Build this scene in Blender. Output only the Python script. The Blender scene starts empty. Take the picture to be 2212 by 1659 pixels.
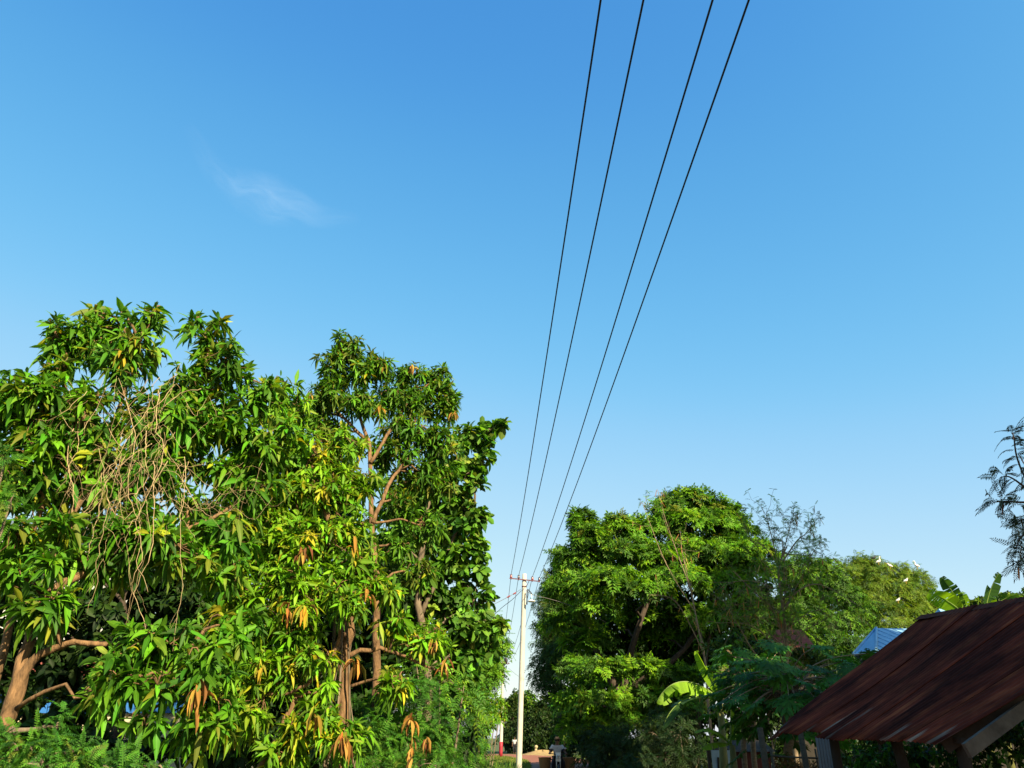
import bpy, bmesh, math, random
import numpy as np
from mathutils import Vector, Matrix

random.seed(11)
G = np.random.default_rng(5)
C = bpy.context.scene.collection
SC = bpy.context.scene
Z3 = np.array([0.0, 0.0, 1.0])

# ------------------------------------------------------------------ camera
TH = math.radians(24.6)
CT, ST = math.cos(TH), math.sin(TH)
FP = 1669.8
CAMZ = 1.6
cam_d = bpy.data.cameras.new('camera')
cam_d.sensor_width = 36.0
cam_d.lens = 36.0 * 773.0 / 1024.0
cam_d.clip_start = 0.05
cam_d.clip_end = 12000
cam = bpy.data.objects.new('camera', cam_d)
cam.location = (0, 0, CAMZ)
cam.rotation_euler = (math.radians(90) + TH, 0, 0)
C.objects.link(cam)
SC.camera = cam


def at(px, py, D):
    """point of the world seen at (px, py) of the 2212 x 1659 picture, D metres ahead"""
    x = (px - 1106.0) / FP
    y = -(py - 829.5) / FP
    dy = CT - y * ST
    dz = ST + y * CT
    s = D / dy
    return np.array([x * s, D, CAMZ + dz * s])


def depth_of(p):
    return p[1] * CT + (p[2] - CAMZ) * ST


# ------------------------------------------------------------------ world, sun
AZ, EL = math.radians(35), math.radians(35)
SUN = Vector((math.sin(AZ) * math.cos(EL), -math.cos(AZ) * math.cos(EL), math.sin(EL)))
w = bpy.data.worlds.new('World')
SC.world = w
w.use_nodes = True
nt = w.node_tree
nt.nodes.clear()
wo = nt.nodes.new('ShaderNodeOutputWorld')
bg = nt.nodes.new('ShaderNodeBackground')
sky = nt.nodes.new('ShaderNodeTexSky')
sky.sky_type = 'NISHITA'
sky.sun_disc = False
sky.sun_elevation = EL
sky.sun_rotation = math.radians(180) - AZ
sky.air_density = 1.0
sky.dust_density = 0.6
sky.ozone_density = 1.6
EXPO = 1.75
pre = nt.nodes.new('ShaderNodeVectorMath')
pre.operation = 'SCALE'
pre.inputs['Scale'].default_value = 0.191
cv = nt.nodes.new('ShaderNodeRGBCurve')
for ci, pts in enumerate(([(0, 0), (0.126, 0.069), (0.159, 0.109), (0.239, 0.212), (0.31, 0.332), (0.47, 0.505), (1, 0.85)],
                          [(0, 0), (0.215, 0.305), (0.275, 0.42), (0.40, 0.575), (0.503, 0.66), (0.74, 0.79), (1, 0.90)],
                          [(0, 0), (0.388, 0.712), (0.48, 0.80), (0.673, 0.915), (0.776, 0.945), (1, 0.965)])):
    c_ = cv.mapping.curves[ci]
    c_.points[0].location = pts[0]
    c_.points[1].location = pts[-1]
    for p_ in pts[1:-1]:
        c_.points.new(*p_)
cv.mapping.update()
post = nt.nodes.new('ShaderNodeVectorMath')
post.operation = 'SCALE'
post.inputs['Scale'].default_value = 1.0 / (0.15 * 2 ** EXPO)
bg.inputs['Strength'].default_value = 0.15
nt.links.new(sky.outputs[0], pre.inputs[0])
nt.links.new(pre.outputs[0], cv.inputs['Color'])
nt.links.new(cv.outputs[0], post.inputs[0])
nt.links.new(post.outputs[0], bg.inputs['Color'])
nt.links.new(bg.outputs[0], wo.inputs['Surface'])

sl = bpy.data.lights.new('sun', 'SUN')
sl.energy = 5.0
sl.angle = math.radians(0.5)
sl.color = (1.0, 0.84, 0.54)
so = bpy.data.objects.new('sun', sl)
so.rotation_euler = SUN.to_track_quat('Z', 'Y').to_euler()
C.objects.link(so)

SC.view_settings.view_transform = 'Standard'
SC.view_settings.look = 'None'
SC.view_settings.exposure = EXPO
SC.view_settings.gamma = 1.0
SC.cycles.use_denoising = True
SC.cycles.max_bounces = 8
SC.cycles.transparent_max_bounces = 12
try:
    SC.cycles.denoiser = 'OPENIMAGEDENOISE'
except Exception:
    pass

# ------------------------------------------------------------------ materials
def mat(name, rgb=(0.5, 0.5, 0.5), rough=0.7, var=0.25, scale=6.0, bump=0.0, bscale=30.0, metal=0.0, spec=0.3, coords='Object', stretch=(1, 1, 1)):
    rgb = tuple(0.58 * c for c in rgb)
    m = bpy.data.materials.new(name)
    m.use_nodes = True
    t = m.node_tree
    b = t.nodes['Principled BSDF']
    b.inputs['Roughness'].default_value = rough
    b.inputs['Metallic'].default_value = metal
    b.inputs['Specular IOR Level'].default_value = spec
    tc = t.nodes.new('ShaderNodeTexCoord')
    mp = t.nodes.new('ShaderNodeMapping')
    mp.inputs['Scale'].default_value = stretch
    t.links.new(tc.outputs[coords], mp.inputs['Vector'])
    n = t.nodes.new('ShaderNodeTexNoise')
    n.inputs['Scale'].default_value = scale
    n.inputs['Detail'].default_value = 8
    n.inputs['Roughness'].default_value = 0.65
    t.links.new(mp.outputs[0], n.inputs['Vector'])
    r = t.nodes.new('ShaderNodeValToRGB')
    r.color_ramp.elements[0].position = 0.3
    r.color_ramp.elements[1].position = 0.7
    r.color_ramp.elements[0].color = (*[c * (1 - var) for c in rgb], 1)
    r.color_ramp.elements[1].color = (*[min(1, c * (1 + var)) for c in rgb], 1)
    t.links.new(n.outputs['Fac'], r.inputs['Fac'])
    t.links.new(r.outputs[0], b.inputs['Base Color'])
    if bump > 0:
        n2 = t.nodes.new('ShaderNodeTexNoise')
        n2.inputs['Scale'].default_value = bscale
        n2.inputs['Detail'].default_value = 6
        t.links.new(mp.outputs[0], n2.inputs['Vector'])
        bp = t.nodes.new('ShaderNodeBump')
        bp.inputs['Strength'].default_value = bump
        bp.inputs['Distance'].default_value = 0.02
        t.links.new(n2.outputs['Fac'], bp.inputs['Height'])
        t.links.new(bp.outputs[0], b.inputs['Normal'])
    return m


def leaf_mat(name, rough=0.55, spec=0.17, trans=0.34, under=(0.75, 0.9, 0.6), tgain=(1.5, 1.45, 0.6)):
    m = bpy.data.materials.new(name)
    m.use_nodes = True
    t = m.node_tree
    b = t.nodes['Principled BSDF']
    out = t.nodes['Material Output']
    b.inputs['Roughness'].default_value = rough
    b.inputs['Specular IOR Level'].default_value = spec
    a = t.nodes.new('ShaderNodeAttribute')
    a.attribute_name = 'tint'
    # midrib: pale where the side coordinate (alpha) is near zero
    lt = t.nodes.new('ShaderNodeMath')
    lt.operation = 'LESS_THAN'
    lt.inputs[1].default_value = 0.09
    t.links.new(a.outputs['Alpha'], lt.inputs[0])
    mr = t.nodes.new('ShaderNodeMix')
    mr.data_type = 'RGBA'
    mr.blend_type = 'MIX'
    t.links.new(lt.outputs[0], mr.inputs['Factor'])
    gm = t.nodes.new('ShaderNodeMix')
    gm.data_type = 'RGBA'
    gm.blend_type = 'MULTIPLY'
    gm.inputs['Factor'].default_value = 1
    t.links.new(a.outputs['Color'], gm.inputs['A'])
    gm.inputs['B'].default_value = (1.5, 1.35, 1.6, 1)
    t.links.new(a.outputs['Color'], mr.inputs['A'])
    t.links.new(gm.outputs['Result'], mr.inputs['B'])
    # paler underside
    ge = t.nodes.new('ShaderNodeNewGeometry')
    un = t.nodes.new('ShaderNodeMix')
    un.data_type = 'RGBA'
    un.blend_type = 'MIX'
    um = t.nodes.new('ShaderNodeMix')
    um.data_type = 'RGBA'
    um.blend_type = 'ADD'
    um.inputs['Factor'].default_value = 1
    um.inputs['B'].default_value = (0.013, 0.018, 0.007, 1)
    t.links.new(mr.outputs['Result'], um.inputs['A'])
    t.links.new(ge.outputs['Backfacing'], un.inputs['Factor'])
    t.links.new(mr.outputs['Result'], un.inputs['A'])
    t.links.new(um.outputs['Result'], un.inputs['B'])
    t.links.new(un.outputs['Result'], b.inputs['Base Color'])
    tr = t.nodes.new('ShaderNodeBsdfTranslucent')
    tm = t.nodes.new('ShaderNodeMix')
    tm.data_type = 'RGBA'
    tm.blend_type = 'MULTIPLY'
    tm.inputs['Factor'].default_value = 1
    tm.inputs['B'].default_value = (*tgain, 1)
    t.links.new(a.outputs['Color'], tm.inputs['A'])
    t.links.new(tm.outputs['Result'], tr.inputs['Color'])
    mx = t.nodes.new('ShaderNodeMixShader')
    mx.inputs['Fac'].default_value = trans
    t.links.new(b.outputs[0], mx.inputs[1])
    t.links.new(tr.outputs[0], mx.inputs[2])
    t.links.new(mx.outputs[0], out.inputs['Surface'])
    return m


M = {}
M['leaf'] = leaf_mat('waxy_leaf')
M['fine'] = leaf_mat('fine_leaflet', rough=0.6, spec=0.2, trans=0.35)
M['dead'] = leaf_mat('withered_leaf', rough=0.8, spec=0.1, trans=0.3, tgain=(1.2, 0.9, 0.5))
M['banana'] = leaf_mat('banana_leaf', rough=0.5, spec=0.15, trans=0.45)
M['grass'] = leaf_mat('grass_blade', rough=0.6, spec=0.2, trans=0.3)
M['bark'] = mat('mango_bark', (0.20, 0.115, 0.055), 0.95, 0.75, 16, 1.0, 30, stretch=(1, 1, 0.35))
M['greybark'] = mat('grey_bark', (0.19, 0.145, 0.10), 0.9, 0.4, 9, 0.8, 25, stretch=(1, 1, 0.35))
M['palebark'] = mat('pale_twig_bark', (0.30, 0.22, 0.14), 0.9, 0.35, 9, 0.5, 25)
M['darkbark'] = mat('dark_bark', (0.07, 0.05, 0.035), 0.9, 0.4, 8, 0.8, 20)
M['vine'] = mat('dry_vine_stem', (0.50, 0.37, 0.20), 0.85, 0.3, 14)
M['papayabark'] = mat('papaya_bark', (0.30, 0.21, 0.13), 0.8, 0.35, 12, 0.5, 30, stretch=(1, 1, 3))
M['concrete'] = mat('pole_concrete', (0.60, 0.58, 0.52), 0.9, 0.14, 5, 0.35, 45, stretch=(1, 1, 0.5))
M['steel_red'] = mat('red_primed_steel', (0.17, 0.055, 0.075), 0.6, 0.2, 14)
M['ins_red'] = mat('red_insulator', (0.42, 0.05, 0.05), 0.25, 0.1, 10, spec=0.6)
M['ins_dark'] = mat('dark_insulator', (0.06, 0.03, 0.06), 0.25, 0.1, 10, spec=0.6)
M['cable'] = mat('cable_sheath', (0.010, 0.013, 0.035), 0.6, 0.1, 10)
M['cable_grey'] = mat('grey_cable_sheath', (0.14, 0.13, 0.12), 0.6, 0.1, 10)
M['white'] = mat('white_enamel', (0.78, 0.77, 0.73), 0.4, 0.06, 6)
M['red'] = mat('red_paint', (0.36, 0.022, 0.04), 0.6, 0.15, 8)
M['blue'] = mat('blue_paint', (0.04, 0.20, 0.62), 0.6, 0.12, 5)
M['cream'] = mat('cream_render', (0.70, 0.62, 0.42), 0.9, 0.1, 2, 0.2, 30)
M['whitewall'] = mat('white_render', (0.80, 0.80, 0.78), 0.9, 0.05, 2, 0.2, 30)
M['brick'] = mat('red_brown_wall', (0.10, 0.025, 0.02), 0.9, 0.3, 3, 0.3, 20)
M['tile'] = mat('red_roof_tile', (0.28, 0.07, 0.045), 0.8, 0.3, 8, 0.4, 20)
M['bluedoor'] = mat('faded_blue_board', (0.36, 0.50, 0.62), 0.7, 0.15, 4)
M['wood'] = mat('weathered_wood', (0.08, 0.07, 0.05), 0.9, 0.4, 5, 0.5, 25, stretch=(1, 6, 6))
M['palewood'] = mat('pale_plank', (0.085, 0.08, 0.07), 0.9, 0.5, 4, 0.4, 25)
M['darkwood'] = mat('dark_post_wood', (0.035, 0.028, 0.022), 0.9, 0.3, 6, 0.4, 20)
M['greysheet'] = mat('galvanised_sheet', (0.20, 0.25, 0.31), 0.55, 0.12, 5, metal=0.3)
M['basket'] = mat('cane_weave', (0.30, 0.15, 0.055), 0.85, 0.3, 25)
M['tyre'] = mat('tyre_rubber', (0.015, 0.015, 0.016), 0.8, 0.1, 10)
M['bikeblack'] = mat('black_bodywork', (0.012, 0.012, 0.018), 0.35, 0.1, 4)
M['chrome'] = mat('dull_metal', (0.45, 0.45, 0.46), 0.35, 0.1, 5, metal=0.9)
M['skin'] = mat('skin', (0.20, 0.10, 0.06), 0.6, 0.08, 6)
M['tee'] = mat('white_cotton', (0.50, 0.52, 0.57), 0.9, 0.06, 9)
M['navy'] = mat('navy_cotton', (0.02, 0.025, 0.05), 0.9, 0.1, 9)
M['trouser'] = mat('dark_trousers', (0.02, 0.02, 0.03), 0.9, 0.1, 9)
M['hair'] = mat('black_hair', (0.012, 0.01, 0.01), 0.6, 0.1, 20)
M['cap'] = mat('brown_cap', (0.12, 0.08, 0.05), 0.8, 0.1, 20)
M['feather'] = mat('white_feathers', (0.88, 0.88, 0.86), 0.8, 0.03, 20)
M['beak'] = mat('yellow_beak', (0.7, 0.42, 0.05), 0.5, 0.05, 5)
M['darkfeather'] = mat('black_feathers', (0.02, 0.02, 0.025), 0.6, 0.1, 20)
M['sand'] = mat('sand', (0.34, 0.24, 0.11), 0.95, 0.2, 3, 0.4, 30)
M['stone'] = mat('pale_stone', (0.46, 0.38, 0.22), 0.9, 0.2, 6, 0.3, 20)
M['soil'] = mat('laterite_road', (0.30, 0.11, 0.065), 0.95, 0.2, 0.6, 0.5, 3)
M['ground'] = mat('grassy_earth', (0.075, 0.10, 0.025), 0.95, 0.5, 0.7, 0.6, 2)
M['pod'] = mat('dry_pod', (0.40, 0.17, 0.06), 0.7, 0.3, 10)


def rust_mat():
    m = bpy.data.materials.new('rusted_corrugated_iron')
    m.use_nodes = True
    t = m.node_tree
    b = t.nodes['Principled BSDF']
    b.inputs['Roughness'].default_value = 0.9
    b.inputs['Specular IOR Level'].default_value = 0.08
    tc = t.nodes.new('ShaderNodeTexCoord')
    oi = t.nodes.new('ShaderNodeObjectInfo')
    add = t.nodes.new('ShaderNodeVectorMath')
    add.operation = 'ADD'
    t.links.new(tc.outputs['UV'], add.inputs[0])
    cmb = t.nodes.new('ShaderNodeCombineXYZ')
    mulr = t.nodes.new('ShaderNodeMath')
    mulr.operation = 'MULTIPLY'
    mulr.inputs[1].default_value = 17.0
    t.links.new(oi.outputs['Random'], mulr.inputs[0])
    t.links.new(mulr.outputs[0], cmb.inputs['Y'])
    t.links.new(cmb.outputs[0], add.inputs[1])

    def noise(sx, sy, det=8):
        mp = t.nodes.new('ShaderNodeMapping')
        mp.inputs['Scale'].default_value = (sx, sy, 1)
        t.links.new(add.outputs[0], mp.inputs['Vector'])
        n = t.nodes.new('ShaderNodeTexNoise')
        n.inputs['Scale'].default_value = 1
        n.inputs['Detail'].default_value = det
        n.inputs['Roughness'].default_value = 0.6
        t.links.new(mp.outputs[0], n.inputs['Vector'])
        return n

    n1 = noise(6.0, 1.1)
    r1 = t.nodes.new('ShaderNodeValToRGB')
    e = r1.color_ramp.elements
    e[0].position, e[0].color = 0.28, (0.0510, 0.0110, 0.0076, 1)
    e[1].position, e[1].color = 0.80, (0.3060, 0.0892, 0.0340, 1)
    x = e.new(0.52)
    x.color = (0.1318, 0.0263, 0.0136, 1)
    t.links.new(n1.outputs['Fac'], r1.inputs['Fac'])
    # zinc left bare in streaks low on the sheets
    n2 = noise(7.0, 0.5, 4)
    sep = t.nodes.new('ShaderNodeSeparateXYZ')
    t.links.new(tc.outputs['UV'], sep.inputs[0])
    mr = t.nodes.new('ShaderNodeMapRange')
    mr.inputs['From Min'].default_value = 0.0
    mr.inputs['From Max'].default_value = 0.75
    mr.inputs['To Min'].default_value = 0.14
    mr.inputs['To Max'].default_value = -0.06
    t.links.new(sep.outputs['Y'], mr.inputs['Value'])
    ad = t.nodes.new('ShaderNodeMath')
    ad.operation = 'ADD'
    t.links.new(n2.outputs['Fac'], ad.inputs[0])
    t.links.new(mr.outputs[0], ad.inputs[1])
    r2 = t.nodes.new('ShaderNodeValToRGB')
    r2.color_ramp.elements[0].position = 0.66
    r2.color_ramp.elements[1].position = 0.74
    t.links.new(ad.outputs[0], r2.inputs['Fac'])
    mx = t.nodes.new('ShaderNodeMix')
    mx.data_type = 'RGBA'
    t.links.new(r2.outputs[0], mx.inputs['Factor'])
    t.links.new(r1.outputs[0], mx.inputs['A'])
    mx.inputs['B'].default_value = (0.2295, 0.1785, 0.1445, 1)
    # dark stains
    n3 = noise(1.6, 0.9, 7)
    r3 = t.nodes.new('ShaderNodeValToRGB')
    r3.color_ramp.elements[0].position = 0.40
    r3.color_ramp.elements[0].color = (0.22, 0.22, 0.26, 1)
    r3.color_ramp.elements[1].position = 0.62
    t.links.new(n3.outputs['Fac'], r3.inputs['Fac'])
    mm = t.nodes.new('ShaderNodeMix')
    mm.data_type = 'RGBA'
    mm.blend_type = 'MULTIPLY'
    mm.inputs['Factor'].default_value = 1
    t.links.new(mx.outputs['Result'], mm.inputs['A'])
    t.links.new(r3.outputs[0], mm.inputs['B'])
    t.links.new(mm.outputs['Result'], b.inputs['Base Color'])
    return m


M['rust'] = rust_mat()
M['rustcap'] = mat('rusted_ridge_cap', (0.13, 0.035, 0.02), 0.9, 0.6, 5, 0.4, 30, spec=0.08)
M['bluesheet'] = mat('blue_painted_sheet', (0.33, 0.62, 0.92), 0.6, 0.12, 3)

# ------------------------------------------------------------------ object helpers
def link(name, me, m=None, parent=None, smooth=False):
    o = bpy.data.objects.new(name, me)
    C.objects.link(o)
    if m is not None:
        me.materials.append(m)
    if parent is not None:
        o.parent = parent
        o.matrix_parent_inverse = Matrix.Translation(-Vector(parent.location)) if parent.rotation_euler.z == 0 else parent.matrix_basis.inverted()
    if smooth:
        me.polygons.foreach_set('use_smooth', np.ones(len(me.polygons), dtype=bool))
    return o


def tag(o, label, cat, group=None, kind=None):
    o['label'] = label
    o['category'] = cat
    if group:
        o['group'] = group
    if kind:
        o['kind'] = kind
    return o


def thing(name, loc, label, cat, group=None):
    o = bpy.data.objects.new(name, None)
    o.empty_display_size = 0.2
    o.location = tuple(float(v) for v in loc)
    C.objects.link(o)
    return tag(o, label, cat, group)


def mesh_from(verts, faces_tri=None, faces_poly=None, name='mesh'):
    me = bpy.data.meshes.new(name)
    if faces_poly is not None:
        me.from_pydata([tuple(v) for v in verts], [], faces_poly)
        return me
    V = np.asarray(verts, dtype=np.float32)
    F = np.asarray(faces_tri, dtype=np.int32)
    me.vertices.add(len(V))
    me.vertices.foreach_set('co', V.ravel())
    me.loops.add(F.size)
    me.loops.foreach_set('vertex_index', F.ravel())
    me.polygons.add(len(F))
    me.polygons.foreach_set('loop_start', np.arange(0, F.size, F.shape[1], dtype=np.int32))
    me.polygons.foreach_set('loop_total', np.full(len(F), F.shape[1], dtype=np.int32))
    me.update(calc_edges=True)
    me.validate()
    return me


def nrm(a):
    return a / np.maximum(np.linalg.norm(a, axis=-1, keepdims=True), 1e-9)


class MB:
    """collects solid pieces into one mesh"""
    def __init__(s):
        s.v, s.f = [], []

    def add(s, vs, fs):
        o = len(s.v)
        s.v += [tuple(map(float, v)) for v in vs]
        s.f += [tuple(i + o for i in f) for f in fs]
        return s

    def box(s, c, size, rot=None):
        c = Vector([float(q) for q in c])
        R = rot if rot is not None else Matrix.Identity(3)
        vs = [c + R @ Vector((sx * size[0] / 2, sy * size[1] / 2, sz * size[2] / 2)) for sx in (-1, 1) for sy in (-1, 1) for sz in (-1, 1)]
        return s.add(vs, [(0, 1, 3, 2), (4, 6, 7, 5), (0, 4, 5, 1), (2, 3, 7, 6), (0, 2, 6, 4), (1, 5, 7, 3)])

    def bar(s, a, b, wdt, hgt):
        a, b = Vector([float(q) for q in a]), Vector([float(q) for q in b])
        d = (b - a)
        R = d.to_track_quat('Y', 'Z').to_matrix()
        return s.box((a + b) / 2, (wdt, d.length, hgt), R)

    def tube(s, pts, rad, n=8, cap=True):
        P = np.array([[float(q) for q in p] for p in pts])
        r = np.full(len(P), float(rad)) if np.isscalar(rad) else np.array(rad, dtype=float)
        T = nrm(np.gradient(P, axis=0))
        ref = np.array([0.31, 0.17, 0.93])
        if abs(T[0] @ ref) > 0.9:
            ref = np.array([0.95, 0.2, 0.1])
        S = nrm(np.cross(T, ref))
        B = np.cross(T, S)
        a = np.linspace(0, 2 * math.pi, n, endpoint=False)
        ring = P[:, None, :] + r[:, None, None] * (np.cos(a)[None, :, None] * S[:, None, :] + np.sin(a)[None, :, None] * B[:, None, :])
        vs = ring.reshape(-1, 3).tolist()
        fs = []
        for i in range(len(P) - 1):
            for j in range(n):
                k = (j + 1) % n
                fs.append((i * n + j, i * n + k, (i + 1) * n + k, (i + 1) * n + j))
        if cap:
            fs.append(tuple(range(n - 1, -1, -1)))
            fs.append(tuple((len(P) - 1) * n + j for j in range(n)))
        return s.add(vs, fs)

    def lathe(s, base, prof, n=12, axis=(0, 0, 1)):
        """prof: list of (radius, height) along axis"""
        q = Vector(axis).to_track_quat('Z', 'Y').to_matrix()
        b = Vector([float(t) for t in base])
        vs, fs = [], []
        for r, h in prof:
            for j in range(n):
                a = 2 * math.pi * j / n
                vs.append(b + q @ Vector((r * math.cos(a), r * math.sin(a), h)))
        for i in range(len(prof) - 1):
            for j in range(n):
                k = (j + 1) % n
                fs.append((i * n + j, i * n + k, (i + 1) * n + k, (i + 1) * n + j))
        fs.append(tuple(range(n - 1, -1, -1)))
        fs.append(tuple((len(prof) - 1) * n + j for j in range(n)))
        return s.add(vs, fs)

    def ball(s, c, r, n=10, m=7):
        rx, ry, rz = (r, r, r) if np.isscalar(r) else r
        c = [float(q) for q in c]
        vs, fs = [], []
        for i in range(1, m):
            p = math.pi * i / m
            for j in range(n):
                a = 2 * math.pi * j / n
                vs.append((c[0] + rx * math.sin(p) * math.cos(a), c[1] + ry * math.sin(p) * math.sin(a), c[2] + rz * math.cos(p)))
        t = len(vs)
        vs += [(c[0], c[1], c[2] + rz), (c[0], c[1], c[2] - rz)]
        for i in range(m - 2):
            for j in range(n):
                k = (j + 1) % n
                fs.append((i * n + j, (i + 1) * n + j, (i + 1) * n + k, i * n + k))
        for j in range(n):
            k = (j + 1) % n
            fs.append((t, j, k))
            fs.append((t + 1, (m - 2) * n + k, (m - 2) * n + j))
        return s.add(vs, fs)

    def build(s, name, m, parent=None, smooth=True):
        me = mesh_from(s.v, faces_poly=s.f, name=name)
        return link(name, me, m, parent, smooth)


# ------------------------------------------------------------------ leaves
FULL_T = np.array([0.0, 0.16, 0.45, 0.76, 1.0])
FULL_W = np.array([0.0, 0.62, 1.0, 0.62, 0.0])
OVAL_W = np.array([0.0, 0.80, 1.05, 0.95, 0.0])
THIN_W = np.array([0.0, 0.70, 0.95, 0.60, 0.0])


def rib_at(P, D, L, dr, t):
    t = np.asarray(t)
    return P[:, None, :] + L[:, None, None] * (D[:, None, :] * (t * (1 - 0.30 * dr[:, None] * t))[:, :, None] - Z3[None, None, :] * (0.62 * dr[:, None] * t * t)[:, :, None])


def leaf_arrays(P, D, N, L, W, dr, col, mode='full', fold=0.35, prof=None):
    """vertices, triangles and tint of many leaves at once"""
    n = len(P)
    S = nrm(np.cross(D, N))
    Nn = np.cross(S, D)
    if mode == 'full':
        ws = FULL_W if prof is None else prof
        rib = rib_at(P, D, L, dr, np.broadcast_to(FULL_T, (n, 5)))
        wv = (W[:, None] * 0.5 * ws[None, 1:4] * (1 + 0.12 * G.standard_normal((n, 3))))[:, :, None]
        fo = (fold * (0.6 + 0.8 * G.random((n, 1))))[:, :, None]
        lf = rib[:, 1:4] - S[:, None] * wv + Nn[:, None] * wv * fo
        rt = rib[:, 1:4] + S[:, None] * wv + Nn[:, None] * wv * fo
        V = np.concatenate([rib, lf, rt], axis=1)
        al = np.array([0, 0, 0, 0, 0, 1, 1, 1, 1, 1, 1], dtype=float)
        tri = np.array([[0, 1, 5], [1, 2, 6], [1, 6, 5], [2, 3, 7], [2, 7, 6], [3, 4, 7],
                        [0, 8, 1], [1, 9, 2], [1, 8, 9], [2, 10, 3], [2, 9, 10], [3, 10, 4]])
    elif mode == 'lite':
        rib = rib_at(P, D, L, dr, np.broadcast_to(np.array([0, 0.5, 1.0]), (n, 3)))
        wv = (W * 0.5)[:, None, None]
        lf = rib[:, 1:2] - S[:, None] * wv + Nn[:, None] * wv * fold
        rt = rib[:, 1:2] + S[:, None] * wv + Nn[:, None] * wv * fold
        V = np.concatenate([rib, lf, rt], axis=1)
        al = np.array([0.12, 0.12, 0.12, 1, 1], dtype=float)
        tri = np.array([[0, 1, 3], [1, 2, 3], [0, 4, 1], [1, 4, 2]])
    else:
        wv = (W * 0.5)[:, None]
        tip = P + L[:, None] * (D * (1 - 0.3 * dr[:, None]) - Z3 * 0.62 * dr[:, None])
        mid = P + L[:, None] * 0.45 * D + Nn * wv * 0.5
        V = np.stack([P, mid + S * wv, tip, mid - S * wv], axis=1)
        al = np.ones(4)
        tri = np.array([[0, 1, 2], [0, 2, 3]])
    k = V.shape[1]
    F = (np.arange(n)[:, None, None] * k + tri[None]).reshape(-1, 3)
    T = np.empty((n, k, 4))
    T[:, :, :3] = col[:, None, :]
    T[:, :, 3] = al[None]
    return V.reshape(-1, 3), F, T.reshape(-1, 4)


def leaf_object(name, sets, m, parent=None):
    vs, fs, ts, off = [], [], [], 0
    for V, F, T in sets:
        vs.append(V)
        fs.append(F + off)
        ts.append(T)
        off += len(V)
    me = mesh_from(np.concatenate(vs), np.concatenate(fs), name=name)
    T = np.concatenate(ts).astype(np.float32)
    T[:, :3] *= 0.575
    a = me.color_attributes.new('tint', 'FLOAT_COLOR', 'POINT')
    if len(T) == len(me.vertices):
        a.data.foreach_set('color', T.ravel())
    return link(name, me, m, parent, True)


def pick(pal, n, jit=0.18):
    wts = np.array([p[0] for p in pal], dtype=float)
    cols = np.array([p[1] for p in pal])
    idx = G.choice(len(pal), n, p=wts / wts.sum())
    return cols[idx]


def jitter(col, a=0.2):
    n = len(col)
    return np.clip(col * np.exp(a * G.standard_normal((n, 1))) * np.exp(0.10 * G.standard_normal((n, 3))), 0.002, 0.9)


def around(axes, th, ph):
    ref = np.where(np.abs(axes[:, 2:3]) > 0.9, np.array([[1.0, 0, 0]]), np.array([[0, 0, 1.0]]))
    U = nrm(np.cross(axes, ref))
    W = np.cross(axes, U)
    return np.cos(th)[:, None] * axes + np.sin(th)[:, None] * (np.cos(ph)[:, None] * U + np.sin(ph)[:, None] * W)


def rosettes(tips, axes, cnt, L, wr, ang, dr, pal, mode='full', prof=None, stag=0.35, own=0.25):
    """rosettes of leaves: cnt (lo, hi) leaves round every tip"""
    k = G.integers(cnt[0], cnt[1] + 1, len(tips))
    idx = np.repeat(np.arange(len(tips)), k)
    n = len(idx)
    order = np.concatenate([np.arange(q) for q in k]) if n else np.zeros(0)
    ax = axes[idx]
    ph = order * 2.39996 + G.random(len(tips))[idx] * 6.28
    f = order / np.maximum(k[idx] - 1, 1)
    th = np.radians(ang[0] + (ang[1] - ang[0]) * f + 17 * G.standard_normal(n))
    D = nrm(around(ax, th, ph))
    LL = L[0] + (L[1] - L[0]) * G.random(n)
    LL *= (0.55 + 0.5 * np.minimum(1, f * 2 + 0.2)) * (0.85 + 0.3 * G.random(len(tips)))[idx]
    P = tips[idx] - ax * (f * stag * LL)[:, None] + 0.01 * G.standard_normal((n, 3))
    N = nrm(ax - (ax * D).sum(1, keepdims=True) * D + 0.3 * Z3 + 0.42 * G.standard_normal((n, 3)))
    drr = dr[0] + (dr[1] - dr[0]) * G.random(n)
    base = pick(pal, len(tips))
    col = base[idx]
    o = G.random(n) < own
    col[o] = pick(pal, int(o.sum()))
    return leaf_arrays(P, D, N, LL, LL * wr * (0.85 + 0.3 * G.random(n)), drr, jitter(col), mode, prof=prof)


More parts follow.
